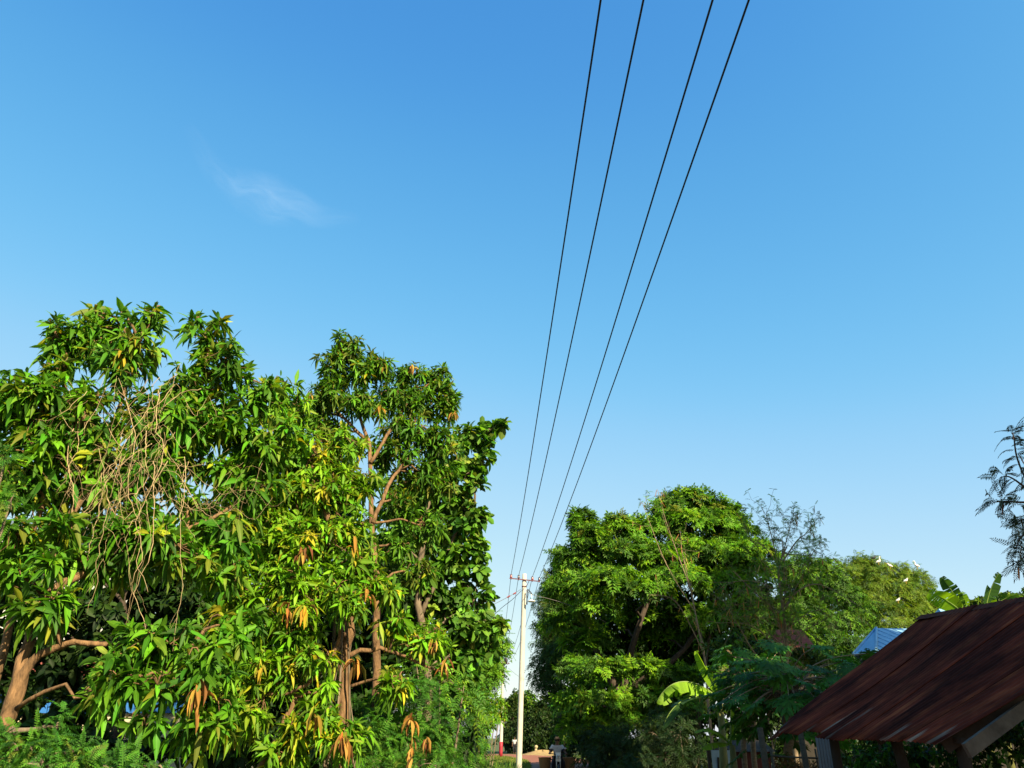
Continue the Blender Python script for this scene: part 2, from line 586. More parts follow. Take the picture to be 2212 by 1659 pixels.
def pinnates(tips, axes, cnt, L, k, ll, lw, ang, dr, pal, rachis=False, flat=0.5, mode='quad', sweep=0.5):
    """feathery leaves: cnt rachises per tip, k leaflet pairs each"""
    q = G.integers(cnt[0], cnt[1] + 1, len(tips))
    idx = np.repeat(np.arange(len(tips)), q)
    n = len(idx)
    order = np.concatenate([np.arange(v) for v in q])
    ax = axes[idx]
    ph = order * 2.39996 + G.random(len(tips))[idx] * 6.28
    th = np.radians(ang[0] + (ang[1] - ang[0]) * G.random(n))
    D = nrm(around(ax, th, ph))
    N = nrm(ax - (ax * D).sum(1, keepdims=True) * D + flat * Z3 + 0.15 * G.standard_normal((n, 3)))
    LL = L[0] + (L[1] - L[0]) * G.random(n)
    drr = dr[0] + (dr[1] - dr[0]) * G.random(n)
    P0 = tips[idx] + 0.02 * G.standard_normal((n, 3))
    t = (np.arange(k) + 0.8) / (k + 0.3)
    R = rib_at(P0, D, LL, drr, np.broadcast_to(t, (n, k)))
    T = nrm(D[:, None, :] * (1 - 0.6 * drr[:, None] * t)[:, :, None] - Z3 * (1.24 * drr[:, None] * t)[:, :, None])
    Nn = nrm(N[:, None, :] - (N[:, None, :] * T).sum(-1, keepdims=True) * T)
    S = np.cross(T, Nn)
    cb = pick(pal, len(tips))[idx]
    prof = np.sin(math.pi * (0.18 + 0.72 * t)) ** 0.5
    sets = []
    for sgn in (-1, 1):
        d = nrm(S * sgn + T * sweep - Z3 * 0.12)
        sets.append((R.reshape(-1, 3), d.reshape(-1, 3), Nn.reshape(-1, 3), np.broadcast_to(prof * ll, (n, k)).ravel(), np.repeat(cb, k, 0)))
    e = R[:, -1]
    sets.append((e, T[:, -1], Nn[:, -1], np.full(n, ll), cb))
    P = np.concatenate([s_[0] for s_ in sets])
    d = np.concatenate([s_[1] for s_ in sets])
    Nq = np.concatenate([s_[2] for s_ in sets])
    Lq = np.concatenate([s_[3] for s_ in sets]) * (0.85 + 0.3 * G.random(len(P)))
    cq = np.concatenate([s_[4] for s_ in sets])
    out = [leaf_arrays(P, d, Nq, Lq, Lq * (lw / ll), 0.3 * G.random(len(P)), jitter(cq, 0.16), mode)]
    if rachis:
        out.append(leaf_arrays(P0, D, N, LL, np.full(n, rachis), drr, jitter(cb * 0.9, 0.1), 'full', prof=np.array([0, 1, 1, 1, 0.0])))
    return out


# ------------------------------------------------------------------ trees
COVER = 2.3
class Lobe:
    def __init__(s, px, py, D, rx, ry, dz=0.85, dens=1.0):
        s.c = at(px, py, D)
        k = depth_of(s.c) / FP
        s.r = 1.1 * np.array([rx * k, 0.5 * (rx + ry) * k * dz, ry * k])
        s.area = math.pi * s.r[0] * s.r[2]
        s.dens = dens


def lobe_tips(lo, n, inner=0.45, dome=False):
    u = nrm(G.standard_normal((n, 3)))
    if dome:
        u[:, 2] = np.abs(u[:, 2]) - 0.12
        u = nrm(u)
        inner = 0.22
    # lumpy outline: radius depends on direction
    ph = G.random(3) * 6.28
    lump = 1 + 0.13 * np.sin(3 * u[:, 0] + 5 * u[:, 2] + ph[0]) + 0.10 * np.sin(7 * u[:, 0] - 6 * u[:, 2] + ph[1])
    rr = G.random(n) ** inner * lump
    P = lo.c + u * rr[:, None] * lo.r
    ax = nrm(u * 0.75 + Z3 * 0.55 + 0.38 * G.standard_normal((n, 3)))
    return P, ax


def curve(a, b, sag, k=5, wob=0.03):
    a, b = np.asarray(a, float), np.asarray(b, float)
    t = np.linspace(0, 1, k)
    P = a + (b - a) * t[:, None]
    P[:, 2] += sag * np.sin(t * math.pi)
    ln = np.linalg.norm(b - a)
    if k > 2:
        P[1:-1] += wob * ln * G.standard_normal((k - 2, 3))
    return P


def px_path(pts, D=None):
    return [at(p[0], p[1], p[2] if len(p) > 2 else D) for p in pts]


def smooth_path(P, k=4):
    P = np.array(P)
    n = len(P)
    out = []
    for i in range(n - 1):
        p0, p1, p2, p3 = P[max(i - 1, 0)], P[i], P[i + 1], P[min(i + 2, n - 1)]
        for j in range(k):
            t = j / k
            out.append(0.5 * (2 * p1 + (p2 - p0) * t + (2 * p0 - 5 * p1 + 4 * p2 - p3) * t * t + (3 * p1 - p0 - 3 * p2 + p3) * t ** 3))
    out.append(P[-1])
    return np.array(out)


def tree(name, label, cat, stems, lobes, leafer, leaf_area, per_tip, cover=2.6, bark='bark', leafm='leaf', group=None,
         limb_r=0.014, twig_r=0.004, twigs=True, dead=None, inner=0.45, base=None, dome=False):
    """stems: [(path of world points, base radius, tip radius)]; leafer(tips, axes) -> list of leaf sets"""
    b = np.array(stems[0][0][0]) if base is None else base
    root = thing(name, (b[0], b[1], 0), label, cat, group)
    mb = MB()
    nodes = []
    for path, r0, r1 in stems:
        P = smooth_path(path, 4)
        P[1:-1] += 0.25 * r0 * G.standard_normal((len(P) - 2, 3))
        mb.tube(P, np.linspace(r0, r1, len(P)), 9)
        nodes.append(P)
    nodes = np.concatenate(nodes)
    tips_all, ax_all = [], []
    for lo in lobes:
        n = max(3, int(cover * COVER * lo.dens * lo.area / (leaf_area * per_tip)))
        tp, ax = lobe_tips(lo, n, inner, dome)
        keep = tp[:, 2] > 0.12
        tp, ax = tp[keep], ax[keep]
        tips_all.append(tp)
        ax_all.append(ax)
        # limb from the stem to the lobe, boughs inside it, twigs to the tips
        d = np.linalg.norm(nodes - lo.c, axis=1) + 1.2 * np.maximum(0, nodes[:, 2] - lo.c[2])
        j = nodes[int(np.argmin(d))]
        mb.tube(curve(j, lo.c, 0.10 * np.linalg.norm(lo.c - j), 6), np.linspace(limb_r * 1.6, limb_r * 0.7, 6), 6)
        m = 5
        sub = lo.c + nrm(G.standard_normal((m, 3)) + 0.3 * Z3) * lo.r * 0.55
        for q in sub:
            mb.tube(curve(lo.c, q, 0.05, 4), np.linspace(limb_r * 0.7, limb_r * 0.4, 4), 5)
        if twigs and len(tp):
            hub = np.concatenate([[lo.c], sub])
            near = np.argmin(np.linalg.norm(tp[:, None] - hub[None], axis=2), axis=1)
            for p_, a_, q in zip(tp, ax, near):
                mid = (hub[q] + p_) / 2 - a_ * 0.15 * np.linalg.norm(p_ - hub[q]) + 0.03 * G.standard_normal(3)
                mb.tube([hub[q], mid, p_], [twig_r * 1.6, twig_r * 1.2, twig_r * 0.7], 4, False)
    mb.build('trunk', M[bark], root)
    tips, ax = np.concatenate(tips_all), np.concatenate(ax_all)
    leaf_object('crown', leafer(tips, ax), M[leafm], root)
    if dead:
        for (px, py, D, s_, br) in dead:
            withered(root, at(px, py, D), s_, br)
    return root


def withered(root, p, s_, brown):
    """a broken twig whose leaves hang down dry"""
    k = random.randint(8, 15)
    tips = np.repeat(np.array([p]), k, 0) + 0.02 * G.standard_normal((k, 3)) * [1, 1, 2]
    ph = np.arange(k) * 2.4 + random.random() * 6
    D = nrm(np.stack([0.4 * np.cos(ph), 0.4 * np.sin(ph), -0.9 + 0.9 * G.random(k) ** 2], 1) + 0.15 * G.standard_normal((k, 3)))
    N = nrm(np.stack([np.cos(ph), np.sin(ph), np.full(k, 0.6)], 1))
    L = s_ * (0.5 + 0.8 * G.random(k))
    pal = [(3, (0.46, 0.21, 0.05)), (3, (0.58, 0.33, 0.08)), (2, (0.20, 0.085, 0.03)), (1, (0.22, 0.20, 0.03))] if brown else [(2, (0.46, 0.34, 0.03)), (3, (0.28, 0.33, 0.03)), (1, (0.42, 0.22, 0.04)), (1, (0.15, 0.25, 0.02))]
    leaf_object('withered_leaves', [leaf_arrays(tips, D, N, L, L * 0.26, 0.5 + 0.4 * G.random(k), jitter(pick(pal, k), 0.15), 'full', fold=1.0)], M['dead'], root)


# leaf colours, by kind of tree (the leaves' own)
PAL_A = [(5, (0.075, 0.185, 0.016)), (4, (0.13, 0.26, 0.02)), (3, (0.045, 0.115, 0.014)), (2.2, (0.17, 0.19, 0.035)), (0.6, (0.34, 0.30, 0.03))]
PAL_B = [(5, (0.13, 0.27, 0.018)), (4, (0.19, 0.34, 0.02)), (3, (0.075, 0.17, 0.015)), (2, (0.22, 0.26, 0.035)), (0.9, (0.42, 0.36, 0.03))]
PAL_C = [(5, (0.075, 0.165, 0.016)), (3, (0.12, 0.24, 0.018)), (3, (0.04, 0.10, 0.013)), (2, (0.14, 0.16, 0.03)), (0.3, (0.35, 0.28, 0.03))]
PAL_D = [(5, (0.075, 0.135, 0.022)), (3, (0.12, 0.19, 0.03)), (3, (0.04, 0.085, 0.018)), (1, (0.19, 0.20, 0.045))]
PAL_E = [(5, (0.10, 0.22, 0.018)), (3, (0.15, 0.28, 0.02)), (3, (0.05, 0.13, 0.015))]
PAL_F = [(5, (0.085, 0.20, 0.018)), (4, (0.14, 0.28, 0.018)), (4, (0.045, 0.12, 0.018)), (1, (0.17, 0.21, 0.03))]
PAL_G = [(5, (0.045, 0.10, 0.022)), (3, (0.07, 0.14, 0.025)), (2, (0.11, 0.15, 0.03))]
PAL_J = [(5, (0.13, 0.20, 0.022)), (4, (0.17, 0.24, 0.025)), (3, (0.08, 0.15, 0.02))]
PAL_U = [(5, (0.065, 0.19, 0.02)), (3, (0.11, 0.26, 0.022)), (3, (0.04, 0.12, 0.018)), (1, (0.15, 0.20, 0.03))]
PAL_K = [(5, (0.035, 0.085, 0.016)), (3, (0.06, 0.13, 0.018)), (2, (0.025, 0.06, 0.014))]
PAL_P = [(5, (0.045, 0.15, 0.028)), (3, (0.07, 0.20, 0.03)), (2, (0.03, 0.10, 0.022))]


def mango_leafer(pal, L, wr=0.235, cnt=(9, 18), dr=(0.1, 1.15)):
    return lambda t, a: [rosettes(t, a, cnt, L, wr, (30, 112), dr, pal)]


def L_(*rows):
    return [Lobe(*r) for r in rows]


def g0(p):
    """the point on the ground below p"""
    return np.array([p[0], p[1], -0.1])


def gain(p, g):
    return [(w_, tuple(c * k_ for c, k_ in zip(col, g))) for w_, col in p]


PAL_A, PAL_B, PAL_C = gain(PAL_A, (1.05, 1.32, 0.65)), gain(PAL_B, (1.08, 1.26, 0.65)), gain(PAL_C, (1.05, 1.3, 0.7))
PAL_D = gain(PAL_D, (1.4, 1.95, 1.1))
PAL_E, PAL_U, PAL_J, PAL_G = gain(PAL_E, (1.4, 1.5, 1.0)), gain(PAL_U, (1.0, 1.15, 0.9)), gain(PAL_J, (1.25, 1.35, 1.0)), gain(PAL_G, (1.1, 1.2, 1.0))
PAL_P = gain(PAL_P, (1.3, 1.35, 0.8))
PAL_F = [(5, (0.13, 0.32, 0.014)), (3, (0.22, 0.44, 0.016)), (3, (0.05, 0.13, 0.014)), (3, (0.08, 0.20, 0.016)), (0.5, (0.20, 0.26, 0.03))]
PAL_I = [(5, (0.10, 0.25, 0.015)), (3, (0.15, 0.32, 0.016)), (5, (0.035, 0.10, 0.014)), (4, (0.06, 0.15, 0.016))]

# ---- ground, road
def sheet(name, pts, m, z):
    me = bpy.data.meshes.new(name)
    me.from_pydata([(x, y, z) for x, y in pts], [], [tuple(range(len(pts)))])
    o = link(name, me, m)
    o['kind'] = 'structure'
    return o


sheet('ground', [(-3000, -3000), (3000, -3000), (3000, 3000), (-3000, 3000)], M['ground'], 0.0)
ys = np.linspace(-20, 88, 55)
left = []
right = []
for y in ys:
    bend = max(0.0, (y - 58) / 30.0) ** 2 * 4.5
    xc = 2.9 + 0.012 * y - bend
    wv = 0.12 * math.sin(y * 0.7) + 0.08 * math.sin(y * 1.9 + 1)
    left.append((xc - 2.35 + wv, y))
    right.append((xc + 2.45 + 0.1 * math.sin(y * 0.9), y))
vs, fs = [], []
for i in range(len(ys)):
    for j in range(9):
        t = j / 8
        x = left[i][0] * (1 - t) + right[i][0] * t
        z = 0.012 + 0.07 * math.sin(t * math.pi) + 0.015 * math.sin(t * 19 + 0.3 * i)
        vs.append((x, ys[i], z))
    if i:
        for j in range(8):
            a = (i - 1) * 9 + j
            fs.append((a, a + 1, a + 10, a + 9))
ro = link('road', mesh_from(vs, faces_poly=fs, name='road'), M['soil'], None, True)
ro['kind'] = 'structure'

# far side lane, where the road turns left
lane = sheet('dirt_lane', [(-30, 84), (-12, 88.0), (2.2, 84.5), (1.6, 91), (-12, 96), (-30, 93)], M['soil'], 0.008)

# ---- LEFT: mangoes --------------------------------------------------------
A_st = [
    (px_path([(-25, 1760, 7.4), (-5, 1640, 7.4), (45, 1470, 7.5), (95, 1290, 7.7), (180, 1060, 8.0), (260, 880, 8.3), (300, 740, 8.4)]), 0.09, 0.012),
    (px_path([(-60, 1760, 7.6), (-20, 1500, 7.7), (55, 1190, 7.9), (110, 1020, 7.9), (140, 800, 8.2)]), 0.062, 0.01),
    (px_path([(20, 1560, 7.45), (70, 1430, 7.5), (160, 1390, 7.5), (300, 1400, 7.6), (420, 1470, 7.5)]), 0.05, 0.012),
    (px_path([(95, 1290, 7.7), (300, 1180, 8.4), (440, 1130, 8.7), (560, 1050, 9.0)]), 0.045, 0.012),
    (px_path([(300, 1180, 8.4), (330, 1020, 8.6), (420, 880, 8.6), (450, 760, 8.6)]), 0.04, 0.012),
]
A_st[0][0].insert(0, g0(A_st[0][0][0]))
A_st[1][0].insert(0, g0(A_st[1][0][0]))
A_lobes = L_(
    (225, 735, 8.5, 80, 50), (325, 690, 8.5, 32, 26), (215, 700, 8.5, 38, 24), (340, 668, 8.5, 14, 10), (205, 674, 8.5, 14, 10), (110, 700, 8.3, 18, 12), (265, 680, 8.5, 16, 10), (425, 690, 8.6, 14, 10), (475, 695, 8.6, 14, 10), (430, 1000, 8.8, 40, 24), (355, 1035, 8.5, 40, 34), (400, 1085, 8.7, 45, 25), (150, 1130, 7.5, 40, 45), (110, 1210, 7.3, 35, 30), (300, 1560, 7.3, 60, 25), (210, 1500, 7.2, 50, 25), (340, 1480, 7.2, 60, 30), (390, 960, 8.6, 60, 40), (130, 745, 8.3, 45, 45), (115, 800, 8.2, 40, 30), (285, 770, 8.3, 75, 60), (455, 735, 8.6, 45, 40),
    (480, 790, 8.6, 50, 60), (390, 820, 8.5, 60, 40), (560, 860, 9.0, 50, 45), (590, 840, 9.2, 45, 30), (40, 860, 7.8, 70, 55), (90, 850, 7.7, 50, 40), (-20, 900, 7.8, 60, 90),
    (180, 890, 8.0, 90, 80, 0.7, 1.1), (350, 900, 8.4, 110, 60, 0.8, 1.1), (470, 900, 8.7, 70, 70), (560, 960, 9.0, 80, 60), (530, 1050, 9.0, 70, 70),
    (60, 1000, 7.8, 100, 70), (200, 1060, 8.3, 110, 80, 0.7, 1.0), (310, 1000, 8.3, 80, 60, 0.8, 1.0),
    (20, 1060, 7.8, 70, 60), (320, 1180, 8.2, 120, 80, 0.8, 1.0), (40, 1150, 7.6, 55, 60), (30, 1240, 7.5, 50, 40), (170, 1210, 8.0, 60, 40), (180, 970, 8.1, 90, 60), (90, 930, 7.9, 70, 50), (470, 1160, 8.8, 80, 80), (250, 1130, 8.2, 80, 50, 0.8, 1.0), (490, 1235, 8.6, 60, 35),
    (110, 1310, 7.4, 80, 50, 0.7, 0.8), (330, 1390, 7.5, 110, 50), (440, 1430, 7.4, 80, 60), (240, 1420, 7.4, 70, 50, 0.8, 0.8), (270, 1470, 7.3, 90, 40, 0.8, 0.7), (490, 1350, 8.2, 80, 60),
    (440, 1530, 7.5, 70, 60), (400, 1600, 7.6, 60, 30, 0.8, 0.7))
tree('mango_tree', 'tall leafy mango tree on the far left with dry vines hanging across its crown', 'tree', A_st, A_lobes,
     mango_leafer(PAL_A, (0.16, 0.28)), 0.22 * 0.054 * 0.62, 13.5, 3.1, dead=[(290, 735, 8.1, 0.16, False), (265, 765, 8.1, 0.18, False), (425, 1490, 7.2, 0.18, True)])

B_st = [
    (px_path([(735, 1720, 9.8), (738, 1560, 9.8), (748, 1400, 9.8), (742, 1260, 9.8), (705, 1110, 9.9), (655, 960, 10), (620, 880, 10)]), 0.105, 0.015),
    (px_path([(745, 1370, 9.8), (700, 1440, 9.3), (660, 1480, 9.1), (600, 1500, 9.2)]), 0.04, 0.012),
    (px_path([(500, 1780, 9.2), (560, 1665, 9.2), (620, 1560, 9.2), (650, 1450, 9.3), (600, 1300, 9.5), (560, 1180, 9.6)]), 0.055, 0.012),
    (px_path([(748, 1420, 9.8), (820, 1400, 9.9), (900, 1430, 10.0), (950, 1450, 10.2)]), 0.032, 0.01),
]
B_st[0][0].insert(0, g0(B_st[0][0][0]))
B_st[2][0].insert(0, g0(B_st[2][0][0]))
B_lobes = L_(
    (620, 900, 10, 60, 50), (560, 1000, 10, 70, 60), (640, 980, 10, 80, 60), (720, 960, 10.2, 60, 50, 0.8, 0.8), (600, 1090, 9.8, 80, 60), (700, 1060, 10, 90, 60), (770, 1040, 10.2, 50, 40),
    (560, 1170, 9.6, 80, 60), (660, 1170, 9.6, 90, 60), (760, 1150, 9.9, 60, 50, 0.8, 0.8), (620, 1270, 9.4, 80, 60), (520, 1290, 9.6, 60, 60), (710, 1270, 9.5, 60, 50), (780, 1230, 9.7, 60, 40),
    (550, 1390, 9.5, 80, 60), (640, 1360, 9.3, 60, 50), (600, 1460, 9.2, 70, 50, 0.8, 0.8), (530, 1520, 9.3, 80, 60), (660, 1560, 9.1, 50, 40), (610, 1620, 9.2, 60, 30),
    (740, 1580, 9.2, 60, 50), (700, 1500, 9.2, 30, 40, 0.8, 0.6), (830, 1270, 9.8, 40, 30), (860, 1350, 9.9, 40, 25), (905, 1390, 10, 55, 30), (860, 1470, 9.6, 45, 30), (930, 1370, 10.3, 40, 30)  , (755, 1300, 9.2, 40, 40), (690, 1420, 9.1, 45, 30))
tree('mango_tree', 'broad yellow-green mango tree left of the road with many withered orange leaf bunches', 'tree', B_st, B_lobes,
     mango_leafer(PAL_B, (0.14, 0.22)), 0.18 * 0.045 * 0.62, 13.5, 3.2,
     dead=[(655, 1190, 9.0, 0.156, True), (660, 1315, 9.0, 0.180, False), (625, 1312, 9.0, 0.132, True), (680, 1545, 8.7, 0.192, False), (742, 1590, 8.8, 0.192, True), (768, 1425, 9.1, 0.192, True),
           (768, 1180, 9.4, 0.168, False), (792, 1270, 9.3, 0.156, True), (938, 1385, 9.8, 0.144, True), (962, 1435, 9.8, 0.156, True),
           (888, 1550, 9.2, 0.15, True), (889, 1612, 9.2, 0.14, True), (922, 1600, 9.3, 0.13, True), (560, 1440, 9.0, 0.156, False)])

C_st = [
    (px_path([(800, 1720, 11.2), (806, 1600, 11.2), (816, 1300, 11.3), (806, 1150, 11.5), (798, 960, 11.8), (770, 850, 12), (755, 760, 12)]), 0.08, 0.012),
    (px_path([(816, 1300, 11.3), (780, 1240, 11.3), (770, 1180, 11.3)]), 0.04, 0.015),
    (px_path([(806, 1130, 11.5), (850, 1030, 11.9), (900, 980, 12.2), (950, 960, 12.4)]), 0.036, 0.01),
    (px_path([(800, 1000, 11.7), (850, 920, 12), (890, 860, 12.3), (950, 810, 12.4)]), 0.032, 0.01),
    (px_path([(798, 960, 11.8), (740, 900, 12), (690, 860, 12)]), 0.035, 0.01),
]
C_st[0][0].insert(0, g0(C_st[0][0][0]))
C_lobes = L_(
    (755, 750, 12, 40, 28), (735, 790, 12, 50, 40), (790, 800, 12, 45, 35), (720, 850, 12, 45, 40), (815, 785, 12, 25, 25), (780, 870, 11.9, 50, 40), (690, 900, 12, 40, 35), (880, 810, 12.3, 50, 25), (950, 815, 12.5, 35, 28), (915, 860, 12.4, 60, 40),
    (850, 860, 12.2, 50, 40), (965, 870, 12.5, 28, 45), (880, 930, 12.2, 60, 45), (940, 950, 12.4, 50, 45), (760, 960, 11.8, 40, 35, 0.8, 0.7), (840, 980, 12.1, 50, 40, 0.8, 0.8), (900, 1030, 12.3, 60, 40), (860, 1090, 12.1, 50, 35), (960, 1040, 12.6, 40, 40), (720, 930, 12, 40, 30), (660, 880, 12, 30, 25, 0.8, 0.7),
    (850, 1180, 11.8, 40, 25), (890, 1230, 11.8, 40, 30), (920, 1140, 12.2, 45, 35))
tree('mango_tree', 'slender mango tree with a straight orange-brown trunk and high double-peaked crown', 'tree', C_st, C_lobes,
     mango_leafer(PAL_C, (0.14, 0.22), 0.23), 0.18 * 0.042 * 0.62, 13.5, 3.0,
     dead=[(668, 850, 11.6, 0.14, True), (818, 880, 11.6, 0.15, False), (830, 790, 11.7, 0.13, False), (890, 795, 12, 0.13, True), (980, 895, 12.2, 0.11, True)])

D_st = [
    (px_path([(930, 1720, 15), (925, 1500, 15), (905, 1300, 15), (920, 1130, 15.2), (950, 1000, 15.2), (990, 960, 15.1), (1060, 930, 15)]), 0.11, 0.012),
    (px_path([(910, 1330, 15), (960, 1210, 15), (1000, 1120, 15), (1025, 1090, 15)]), 0.05, 0.012),
    (px_path([(912, 1380, 15), (980, 1330, 15), (1020, 1310, 15)]), 0.04, 0.012),
]
D_st[0][0].insert(0, g0(D_st[0][0][0]))
D_lobes = L_(
    (1015, 940, 15, 30, 28), (1050, 925, 15, 30, 14), (1092, 915, 15, 24, 12), (1060, 955, 15, 14, 16), (985, 1000, 15.2, 55, 50), (1020, 1030, 15, 28, 30), (920, 1060, 15.6, 90, 60), (990, 1090, 15.2, 40, 40),
    (880, 1150, 15.8, 80, 70), (960, 1160, 15.4, 60, 50), (1020, 1110, 15, 30, 25), (1010, 1140, 15, 30, 25), (930, 1250, 15.4, 80, 60), (985, 1215, 15, 40, 45), (870, 1290, 15.6, 80, 60), (960, 1320, 15.2, 60, 50), (1000, 1270, 15, 28, 45),
    (1005, 1340, 15, 40, 40), (1040, 1350, 15, 30, 20), (930, 1400, 15.2, 70, 50), (1000, 1410, 15.2, 45, 45), (860, 1400, 15.8, 80, 60), (800, 1200, 16, 70, 70), (970, 1460, 15.2, 50, 30), (1040, 1000, 15, 20, 24), (1044, 1118, 15, 22, 22), (1030, 1185, 15, 24, 30), (1040, 1240, 15, 22, 26), (1050, 1300, 15, 24, 28), (1066, 1345, 15, 22, 22), (1060, 1390, 15.2, 22, 26))
tree('broadleaf_tree', 'dark tree with large rounded leaves and a single branch reaching out toward the wires', 'tree', D_st, D_lobes,
     lambda t, a: [rosettes(t, a, (9, 14), (0.15, 0.25), 0.52, (35, 120), (0.1, 0.6), PAL_D, prof=OVAL_W)], 0.19 * 0.10 * 0.75, 11.5, 3.2, bark='greybark', limb_r=0.014)

# dark backing trees behind the mangoes, leaves coloured darker for deep shade
bk_st = [(px_path([(250, 1760, 13), (260, 1450, 13), (300, 1200, 13)]), 0.14, 0.03)]
bk_st[0][0].insert(0, g0(bk_st[0][0][0]))
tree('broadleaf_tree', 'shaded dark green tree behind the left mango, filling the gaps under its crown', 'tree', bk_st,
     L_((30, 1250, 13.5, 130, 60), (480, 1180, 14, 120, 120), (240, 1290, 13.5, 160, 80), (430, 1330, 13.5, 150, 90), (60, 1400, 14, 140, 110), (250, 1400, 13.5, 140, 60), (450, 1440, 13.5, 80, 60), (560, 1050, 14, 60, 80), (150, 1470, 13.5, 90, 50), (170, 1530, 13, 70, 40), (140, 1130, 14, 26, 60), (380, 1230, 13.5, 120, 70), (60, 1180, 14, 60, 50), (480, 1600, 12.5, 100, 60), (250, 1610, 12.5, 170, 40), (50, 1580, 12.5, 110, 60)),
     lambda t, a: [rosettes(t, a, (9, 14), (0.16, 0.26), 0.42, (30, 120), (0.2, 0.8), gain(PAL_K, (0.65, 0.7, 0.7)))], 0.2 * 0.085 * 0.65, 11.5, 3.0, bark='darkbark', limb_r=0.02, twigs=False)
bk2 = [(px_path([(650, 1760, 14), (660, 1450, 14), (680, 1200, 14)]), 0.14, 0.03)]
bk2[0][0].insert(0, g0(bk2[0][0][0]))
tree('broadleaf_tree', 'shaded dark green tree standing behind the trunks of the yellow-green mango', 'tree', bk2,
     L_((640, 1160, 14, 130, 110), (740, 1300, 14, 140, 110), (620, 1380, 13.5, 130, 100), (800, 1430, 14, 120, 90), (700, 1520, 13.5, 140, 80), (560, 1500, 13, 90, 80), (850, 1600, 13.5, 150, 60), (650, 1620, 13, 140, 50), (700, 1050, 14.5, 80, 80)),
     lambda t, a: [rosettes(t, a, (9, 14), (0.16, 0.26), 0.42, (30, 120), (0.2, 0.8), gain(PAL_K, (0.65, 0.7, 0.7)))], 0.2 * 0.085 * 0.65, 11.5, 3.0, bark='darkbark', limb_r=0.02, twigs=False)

E_st = [(px_path([(1030, 1640, 29), (1028, 1520, 29), (1020, 1400, 29)]), 0.16, 0.04)]
E_st[0][0].insert(0, g0(E_st[0][0][0]))
tree('roadside_tree', 'small dense bright green tree just left of the far utility pole', 'tree', E_st,
     L_((1030, 1340, 29, 40, 35), (1050, 1380, 29, 38, 35), (1010, 1390, 29, 50, 50), (1075, 1405, 29, 22, 22), (1030, 1440, 28.5, 50, 40), (980, 1450, 29, 50, 60), (1060, 1450, 28.5, 28, 30), (1075, 1380, 29, 16, 12)),
     lambda t, a: pinnates(t, a, (4, 6), (0.28, 0.42), 6, 0.10, 0.042, (25, 100), (0.2, 0.8), PAL_E), 0.35 * 0.15 * 0.5, 5, 3.0, bark='greybark', leafm='fine', twigs=False, limb_r=0.03)


def shrub(name, label, D, lobes, leafer, area, per, cover=2.6, leafm='fine', stem_px=None, bark='greybark', group=None, twigs=False, cat='shrub'):
    lb = L_(*lobes)
    c = np.mean([l.c for l in lb], axis=0)
    b = np.array([c[0], c[1], -0.1])
    st = []
    for l in lb[:4]:
        st.append(([b + 0.08 * G.standard_normal(3) * [1, 1, 0], (b + l.c) / 2 + 0.05 * G.standard_normal(3), l.c], 0.035, 0.01))
    return tree(name, label, cat, st, lb, leafer, area, per, cover, bark=bark, leafm=leafm, group=group, limb_r=0.012, twig_r=0.004, twigs=twigs, base=b)


fern = lambda pal, L=(0.22, 0.36), k=9, ll=0.05, lw=0.015, c=(4, 6): (lambda t, a: pinnates(t, a, c, L, k, ll, lw, (25, 95), (0.2, 0.9), pal, rachis=0.006))
shrub('feathery_shrub', 'low feathery-leaved shrub filling the bottom left corner', 5.0,
      [(40, 1637, 4.8, 90, 40), (150, 1642, 4.8, 90, 40), (230, 1662, 4.9, 80, 25), (15, 1597, 4.9, 30, 30), (125, 1572, 5.2, 18, 30), (320, 1672, 5.0, 60, 18), (90, 1672, 4.6, 120, 30), (230, 1682, 4.6, 100, 20)],
      fern(PAL_U, (0.10, 0.19), 10, 0.024, 0.009), 0.15 * 0.045 * 0.5, 5, 3.4)
shrub('feathery_shrub', 'small feathery sprig growing up against the left trunk edge', 6.5,
      [(10, 1000, 6.8, 30, 40), (20, 1090, 6.8, 30, 30)], fern(PAL_U, (0.14, 0.24), 9, 0.036, 0.012), 0.2 * 0.06 * 0.5, 5, 2.0)
shrub('feathery_shrub', 'pale green feathery shrub under the slender mango trunk, beside hanging brown leaves', 10.5,
      [(800, 1600, 10.6, 80, 50), (880, 1590, 10.8, 80, 50), (900, 1520, 11.4, 70, 50), (830, 1540, 11.2, 70, 40), (780, 1650, 10.2, 90, 30), (940, 1620, 11, 60, 40), (900, 1660, 10.4, 80, 30)],
      fern(PAL_U, (0.22, 0.36), 10, 0.046, 0.014), 0.3 * 0.085 * 0.5, 5, 2.6)
shrub('feathery_shrub', 'tall dark feathery thicket left of the grass beside the road', 17.0,
      [(960, 1500, 17, 60, 50), (1000, 1520, 17, 50, 60), (980, 1580, 16.5, 60, 60), (920, 1560, 16, 50, 60), (1010, 1600, 17, 40, 40), (940, 1640, 16, 60, 40), (1000, 1650, 16, 50, 20), (955, 1440, 17, 45, 40)],
      fern(PAL_U, (0.3, 0.5), 8, 0.075, 0.02), 0.4 * 0.13 * 0.5, 5, 3.0)
shrub('leafy_shrub', 'yellow-green leafy bush in front of the far utility pole', 36.0,
      [(1072, 1522, 36, 20, 22), (1055, 1550, 35, 22, 28), (1080, 1545, 36, 14, 12), (1040, 1500, 36, 25, 40), (1035, 1600, 35, 22, 30), (1030, 1560, 35, 20, 40)],
      lambda t, a: [rosettes(t, a, (6, 9), (0.16, 0.26), 0.3, (20, 110), (0.3, 1.0), PAL_B, 'lite')], 0.2 * 0.06 * 0.6, 7.5, 2.8)
